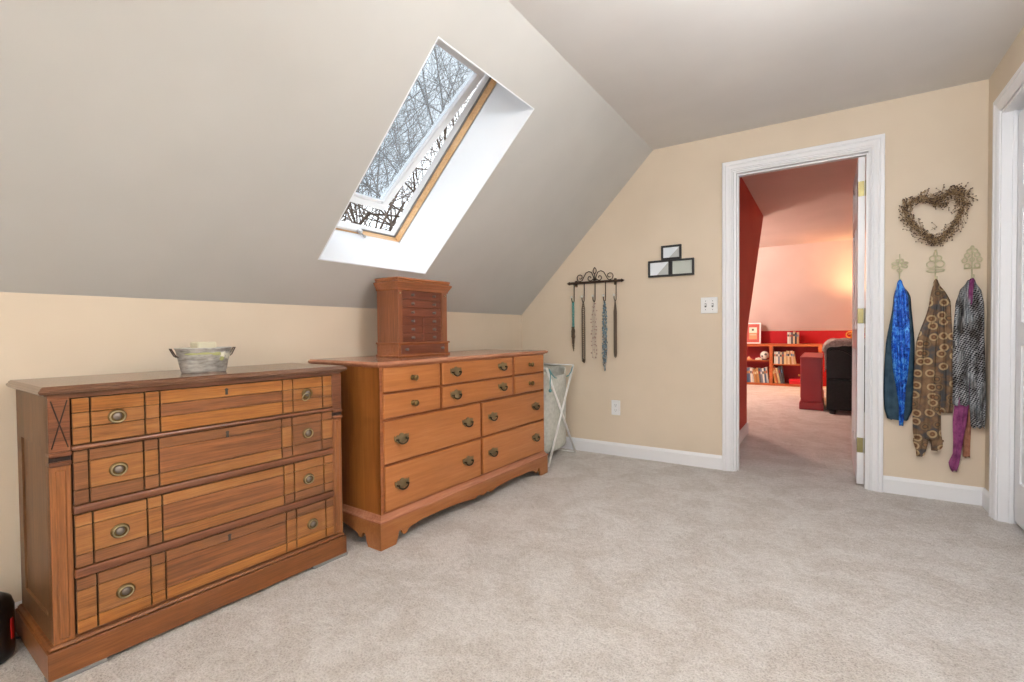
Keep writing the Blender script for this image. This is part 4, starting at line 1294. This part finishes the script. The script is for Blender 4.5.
# trinkets
tr = thing('figurine', 'round white and grey figurine on the middle left bookcase shelf', 'figurine', (1.325, BKY+.08, .4322))
b = MB(); b.lathe([(0, 0), (.04, 0), (.04, .012), (.02, .02), (0, .022)], (0, 0, 0), 'z', 16); obj('foot', b, 'slot', tr)
b = MB(); b.ball((0, 0, .085), .07, 16, 0); obj('body', b, 'porc', tr)
b = MB(); b.ball((.02, -.06, .10), .022, 8); b.ball((-.03, -.055, .07), .018, 8); obj('spot', b, 'slot', tr)
sh = MB(); sh.lathe([(0, 0), (.055, 0), (.06, .01), (.045, .03), (0, .042)], (0, 0, 0), 'z', 18, 0, 1, .7)
o = obj('shell', sh, 'decalW'); o.location = (1.235, BKY+.08, .4322); tag(o, 'low pale domed shell beside the round figurine on the bookcase', 'shell')
sh = MB(); sh.lathe([(0, 0), (.05, 0), (.055, .012), (.02, .04), (.012, .06), (0, .062)], (0, 0, 0), 'z', 14, 0, 1, .7)
o = obj('ornament', sh, 'peach'); o.location = (1.08, BKY+.08, .4322); tag(o, 'small peach pointed ornament at the left of the middle left bookcase shelf', 'ornament')

# red cabinet
M['redcab'] = newmat('red painted wood', (158, 40, 44), .4)
rc = thing('cabinet', 'narrow red painted cabinet standing on carpet in front of the bookcase', 'cabinet', (1.962, 3.205, 0))
b = MB(); b.box(-.012, .238, -.012, 1.34, 0, .085, 0, .004); b.box(-.008, .234, -.008, 1.336, .085, .1, 0, .005); obj('plinth', b, 'redcab', rc)
b = MB(); b.box(.004, .222, 0, 1.33, .1, .612, 0, .003); obj('body', b, 'redcab', rc)
b = MB(); b.box(-.004, .228, -.008, 1.34, .612, .628, 0, .004, 2); obj('top', b, 'redcab', rc)
b = MB(); b.box(-.003, .005, .04, 1.29, .13, .60, 0, .003); d_ = obj('door', b, 'redcab', rc); b = MB(); b.ball((-.016, .1, .4), .012, 8); obj('knob', b, 'gold', d_)

# black armchair seen from behind, with a grey throw
M['leather'] = cloth('black leather', (26, 25, 25), (36, 34, 34), 60, .42)
M['throw'] = cloth('grey fleece throw', (144, 134, 128), (184, 174, 168), 40, .95)
ac = thing('armchair', 'black leather armchair with its back to the doorway, beside the red cabinet', 'armchair', (2.225, 2.95, 0))
b = MB()
AW = .78
def arch(w, h, r, z0, n=8):
    pts = [(0, z0), (w, z0)]
    pts += [(w-r+r*math.cos(t), h-r*.8+r*.8*math.sin(t)) for t in [PI/2*k/n for k in range(n+1)]]
    pts += [(r-r*math.cos(t), h-r*.8+r*.8*math.sin(t)) for t in [PI/2*(n-k)/n for k in range(n+1)]]
    return pts
b.prism(arch(AW, .80, .12, .40), lambda p, a: Vector((p[0], a, p[1])), 0, .2)
b.prism([(0, .05), (AW, .05), (AW, .392), (0, .392)], lambda p, a: Vector((p[0], a, p[1])), .008, .2)
b.tube([(.03, -.004, .72)]+[(.06+.29*math.sin(t), -.006, .40+.34*math.cos(t)) for t in [PI/2*k/10 for k in range(11)]], .010, 8, mi=0)
obj('back', b, 'leather', ac)
b = MB(); b.box(.1, AW-.1, .2, .78, .1, .45, 0, .04, 3); obj('seat', b, 'leather', ac)
for xa in (0, AW-.14):
    b = MB(); b.box(xa, xa+.14, .19, .8, .06, .62, 0, .05, 3); obj('arm', b, 'leather', ac)
for xa, ya in ((.06, .05), (AW-.06, .05), (.06, .72), (AW-.06, .72)):
    b = MB(); b.lathe([(.03, 0), (.035, .06), (0, .06)], (xa, ya, 0), 'z', 12); obj('foot', b, 'black', ac)
b = MB()
def thr(u, v):
    s_ = (v-.5)*2                        # over the back, -1 camera side .. 1 seat side
    x = -.018+u*(AW*.86)
    edge = min(u*AW, .14)
    top = .80-.10*(1-math.sqrt(max(0, 1-(1-min(1, edge/.12))**2)))
    a = s_*PI*.5
    if abs(s_) < .6:
        y = .1+.125*math.sin(s_/.6*PI/2); z = top+.03*math.cos(s_/.6*PI/2)
    else:
        k = (abs(s_)-.6)/.4
        y = .1+(.125+.006*math.sin(u*20))*math.copysign(1, s_); z = top-(.03 if s_ < 0 else .25)*k*(1+.3*math.sin(u*9))
    return Vector((x+.006*math.sin(v*22), y, z+.004*math.sin(u*31+v*9)))
b.grid(thr, 40, 24)
o = obj('throw_blanket', b, 'throw'); o.location = (2.225, 2.95, .006)
so_ = o.modifiers.new('t', 'SOLIDIFY'); so_.thickness = .022; so_.offset = 1
tag(o, 'grey fleece throw folded over the back of the black armchair', 'blanket')

# side table with a lamp, beyond the door edge
st_ = thing('side_table', 'small dark wooden side table under the brass lamp behind the armchair', 'table', (2.68, 5.34, 0))
b = MB(); b.lathe([(0, .60), (.24, .60), (.25, .612), (.24, .625), (0, .625)], (0, 0, 0), 'z', 32); obj('tabletop', b, 'd1top', st_)
b = MB(); b.lathe([(.16, 0), (.15, .02), (.04, .05), (.025, .12), (.035, .3), (.02, .5), (.06, .6), (0, .6)], (0, 0, 0), 'z', 20); obj('pedestal', b, 'd1top', st_)
lp = thing('table_lamp', 'lit brass table lamp with curled arms glowing beside the sloped wall', 'lamp', (2.68, 5.34, .625))
b = MB(); b.lathe([(0, 0), (.08, 0), (.08, .012), (.03, .03), (.014, .08), (.03, .16), (.012, .24), (.010, .42), (0, .42)], (0, 0, 0), 'z', 20)
for sg in (-1, 1):
    for dy in (0, .8):
        c_, s_ = math.cos(dy), math.sin(dy)
        pts = spiral(.16, .21, .06, .015, PI, PI-2.2*PI*1.3, 26)
        b.tube([(sg*x*c_, -x*s_, z+.03) for x, z in [(0.0, .18), (.05, .20)]+pts], .009, 7)
obj('base', b, 'gold', lp)
M['shade'] = bpy.data.materials.new('lit amber shade'); M['shade'].use_nodes = True
_b = bsdf(M['shade']); _b.inputs['Base Color'].default_value = (.9, .7, .45, 1); _b.inputs['Emission Color'].default_value = (1, .62, .25, 1); _b.inputs['Emission Strength'].default_value = 2.0
b = MB(); b.lathe([(.13, .42), (.075, .60), (.073, .60), (.128, .42)], (0, 0, 0), 'z', 28); obj('lamp_shade', b, 'shade', lp)
# unseen globe added to light the second room
cl2 = thing('ceiling_lamp', 'added unseen opal globe light under the pink ceiling of the other room', 'ceiling lamp', (-.1, 4.0, HC))
for ch in list(cl.children):
    copy_tree(ch, cl2)
cl2.scale = (1.3, 1.3, 1.3)
M['dome2'] = bpy.data.materials.new('lit warm opal glass'); M['dome2'].use_nodes = True
_b = bsdf(M['dome2']); _b.inputs['Base Color'].default_value = (.9, .86, .8, 1); _b.inputs['Emission Color'].default_value = (1, .85, .74, 1); _b.inputs['Emission Strength'].default_value = 215.0
for ch in cl2.children:
    if ch.name.startswith('lamp_shade'):
        ch.data = ch.data.copy(); ch.data.materials.clear(); ch.data.materials.append(M['dome2'])

# ------------------------------------------------------------------ outdoors
b = MB(); b.box(-60, 40, -40, 60, -3.4, -3.2)
M['lawn'] = cloth('winter lawn', (104, 104, 78), (130, 124, 96), 1.5)
struct('ground', b, 'lawn')
M['bark'] = cloth('grey brown bark', (72, 62, 56), (112, 100, 92), 6)
M['fir'] = cloth('dark blue green needles', (30, 44, 46), (62, 80, 80), 5)
def branch(mb, p, d, ln, r, depth, rng):
    n = 4
    pts = [p]; q = p; dd = d
    for k in range(n):
        dd = (dd+Vector((rng.uniform(-.16, .16), rng.uniform(-.16, .16), rng.uniform(-.05, .14)))).normalized()
        q = q+dd*ln/n; pts.append(q)
    mb.tube(pts, [r*(1-.42*k/n) for k in range(n+1)], 6 if depth > 3 else 4, caps=False)
    if depth == 0: return
    m = 3 if depth > 1 else 4
    for k in range(m):
        i = rng.randint(2, n); a = rng.uniform(0, 6.28)
        o_ = dd.orthogonal().normalized(); o2 = dd.cross(o_)
        nd_ = (dd*rng.uniform(.5, 1.0)+(o_*math.cos(a)+o2*math.sin(a))*rng.uniform(.5, .95)).normalized()
        branch(mb, pts[i], nd_, ln*rng.uniform(.62, .82), r*.55, depth-1, rng)
def bare_tree(loc, h, seed, label, lean=(0, 0)):
    rng = random.Random(seed)
    t = thing('bare_tree', label, 'tree', loc, 0, 'bare trees outside the skylight')
    b = MB(); top = Vector((lean[0], lean[1], h*.42))
    b.tube([(0, 0, 0), top*.5, top], [.16, .13, .11], 8); obj('trunk', b, 'bark', t)
    b = MB()
    for k in range(5):
        a = k*1.26+rng.uniform(0, .8)
        branch(b, top*(1-.1*k*.6), Vector((math.cos(a)*.7, math.sin(a)*.7, rng.uniform(.6, 1.2))).normalized(), h*.25, .045, 5, rng)
    cr_ = obj('branches', b, 'bark', t, recalc=False)
for i, (x_, y_, h_) in enumerate(((-7.0, 2.3, 11.5), (-9.2, 6.2, 14.5), (-4.7, 5.4, 12.0), (-10.8, 4.9, 14.0), (-5.7, 4.0, 11.5), (-7.4, 8.0, 14.5), (-7.4, 4.3, 12.5))):
    bare_tree((x_, y_, -3.2), h_, 40+i, ['bare winter tree outside, seen at the left of the skylight', 'tall bare tree in the middle of the skylight view', 'bare tree outside toward the upper right of the skylight', 'most distant bare tree, low behind the open sash', 'bare tree close beyond the right skylight gap', 'bare tree high behind the upper skylight gap', 'bare tree beyond the lower left of the skylight'][i])
fir = thing('fir_tree', 'dark evergreen tree behind the lower edge of the skylight', 'tree', (-9.5, 5.0, -3.2))
b = MB(); b.tube([(0, 0, 0), (0, 0, 6.6)], [.16, .03], 8); obj('trunk', b, 'bark', fir)
b = MB()
for k in range(900):
    z = 1.2+5.4*random.random()**.8; rr = (6.9-z)*.36*random.uniform(.4, 1.0); a = random.uniform(0, 6.28)
    p = Vector((rr*math.cos(a), rr*math.sin(a), z)); o_ = Vector((math.cos(a), math.sin(a), -.35))
    side = Vector((-math.sin(a), math.cos(a), 0))
    q = p+o_*.45
    v = [b.bm.verts.new(x) for x in (p, p+side*.14+o_*.2, q, p-side*.14+o_*.2)]
    w_ = b.bm.verts.new(p+o_*.22+Vector((0, 0, .10)))
    for i in range(4): b.bm.faces.new((v[i], v[(i+1) % 4], w_))
f_ = obj('foliage', b, 'fir', fir, recalc=False); f_['kind'] = 'stuff'

# ------------------------------------------------------------------ light
wd = bpy.data.worlds.new('overcast sky'); sc.world = wd; wd.use_nodes = True
nt = wd.node_tree
bg = nt.nodes['Background']
tc = nt.nodes.new('ShaderNodeTexCoord'); nz = nt.nodes.new('ShaderNodeTexNoise'); nz.inputs['Scale'].default_value = 2.5; nz.inputs['Detail'].default_value = 4
rp = nt.nodes.new('ShaderNodeValToRGB'); rp.color_ramp.elements[0].color = (.80, .87, .94, 1); rp.color_ramp.elements[0].position = .35
rp.color_ramp.elements[1].color = (.95, .98, 1, 1); rp.color_ramp.elements[1].position = .6
nt.links.new(tc.outputs['Generated'], nz.inputs['Vector']); nt.links.new(nz.outputs['Fac'], rp.inputs['Fac']); nt.links.new(rp.outputs['Color'], bg.inputs['Color'])
bg.inputs['Strength'].default_value = 2.2

def light(name, kind, loc, energy, color=(1, 1, 1), size=.1, size_y=None, rot=(0, 0, 0)):
    d = bpy.data.lights.new(name, kind); d.energy = energy; d.color = color
    if kind == 'AREA':
        d.shape = 'RECTANGLE'; d.size = size; d.size_y = size_y or size
    else:
        d.shadow_soft_size = size
    o = bpy.data.objects.new(name, d); COL.objects.link(o); o.location = loc; o.rotation_euler = rot
    return o
sun = light('hazy_sun', 'SUN', (-4, -8, 12), 3.2, (.95, .98, 1), 0)
sun.data.angle = math.radians(45)
sun.rotation_euler = Vector((.30, .52, -.80)).to_track_quat('-Z', 'Y').to_euler()
light('back_window_light', 'AREA', ((BW[0]+BW[1])/2, YB-.02, 1.40), 16, (.90, .95, 1), 1.3, 1.2, (PI/2, 0, PI*0))
light('ceiling_fill_light', 'AREA', (2.55, -4.70, 1.79), 130, (.93, .97, 1), .24, .24, (PI, 0, 0))  # added fill light washing the ceiling from out of view
light('table_lamp_light', 'POINT', (2.68, 5.34, .625+.50), 60, (1, .58, .26), .06)
#light('skylight_daylight', 'AREA', S((O_S0+O_S1)/2, (O_Y0+O_Y1)/2, .85), 30, (.9, .96, 1), 1.0, .7, (0, PI-TH if False else -TH, 0))

# ------------------------------------------------------------------ camera
cam = bpy.data.cameras.new('camera'); co = bpy.data.objects.new('camera', cam); COL.objects.link(co)
f, yaw, pitch, roll = 485.48, .57452, .019919, -.00896
cyw, syw = math.cos(yaw), math.sin(yaw)
F = Vector((-syw, cyw, 0)); R_ = Vector((cyw, syw, 0)); U = Vector((0, 0, 1))
cp, sp_ = math.cos(pitch), math.sin(pitch)
F2 = F*cp-U*sp_; U2 = U*cp+F*sp_
c_, s_ = math.cos(roll), math.sin(roll)
R3 = R_*c_+U2*s_; U3 = U2*c_-R_*s_
mw = Matrix((R3, U3, -F2)).transposed().to_4x4(); mw.translation = Vector((2.2221, -3.5881, .9692))
co.matrix_world = mw
cam.sensor_width = 36; cam.lens = f/1024*36; cam.clip_start = .05; cam.clip_end = 200
sc.camera = co
sc.view_settings.view_transform = 'Standard'; sc.view_settings.look = 'None'; sc.view_settings.gamma = 1; sc.view_settings.exposure = .16
sc.view_settings.use_curve_mapping = False
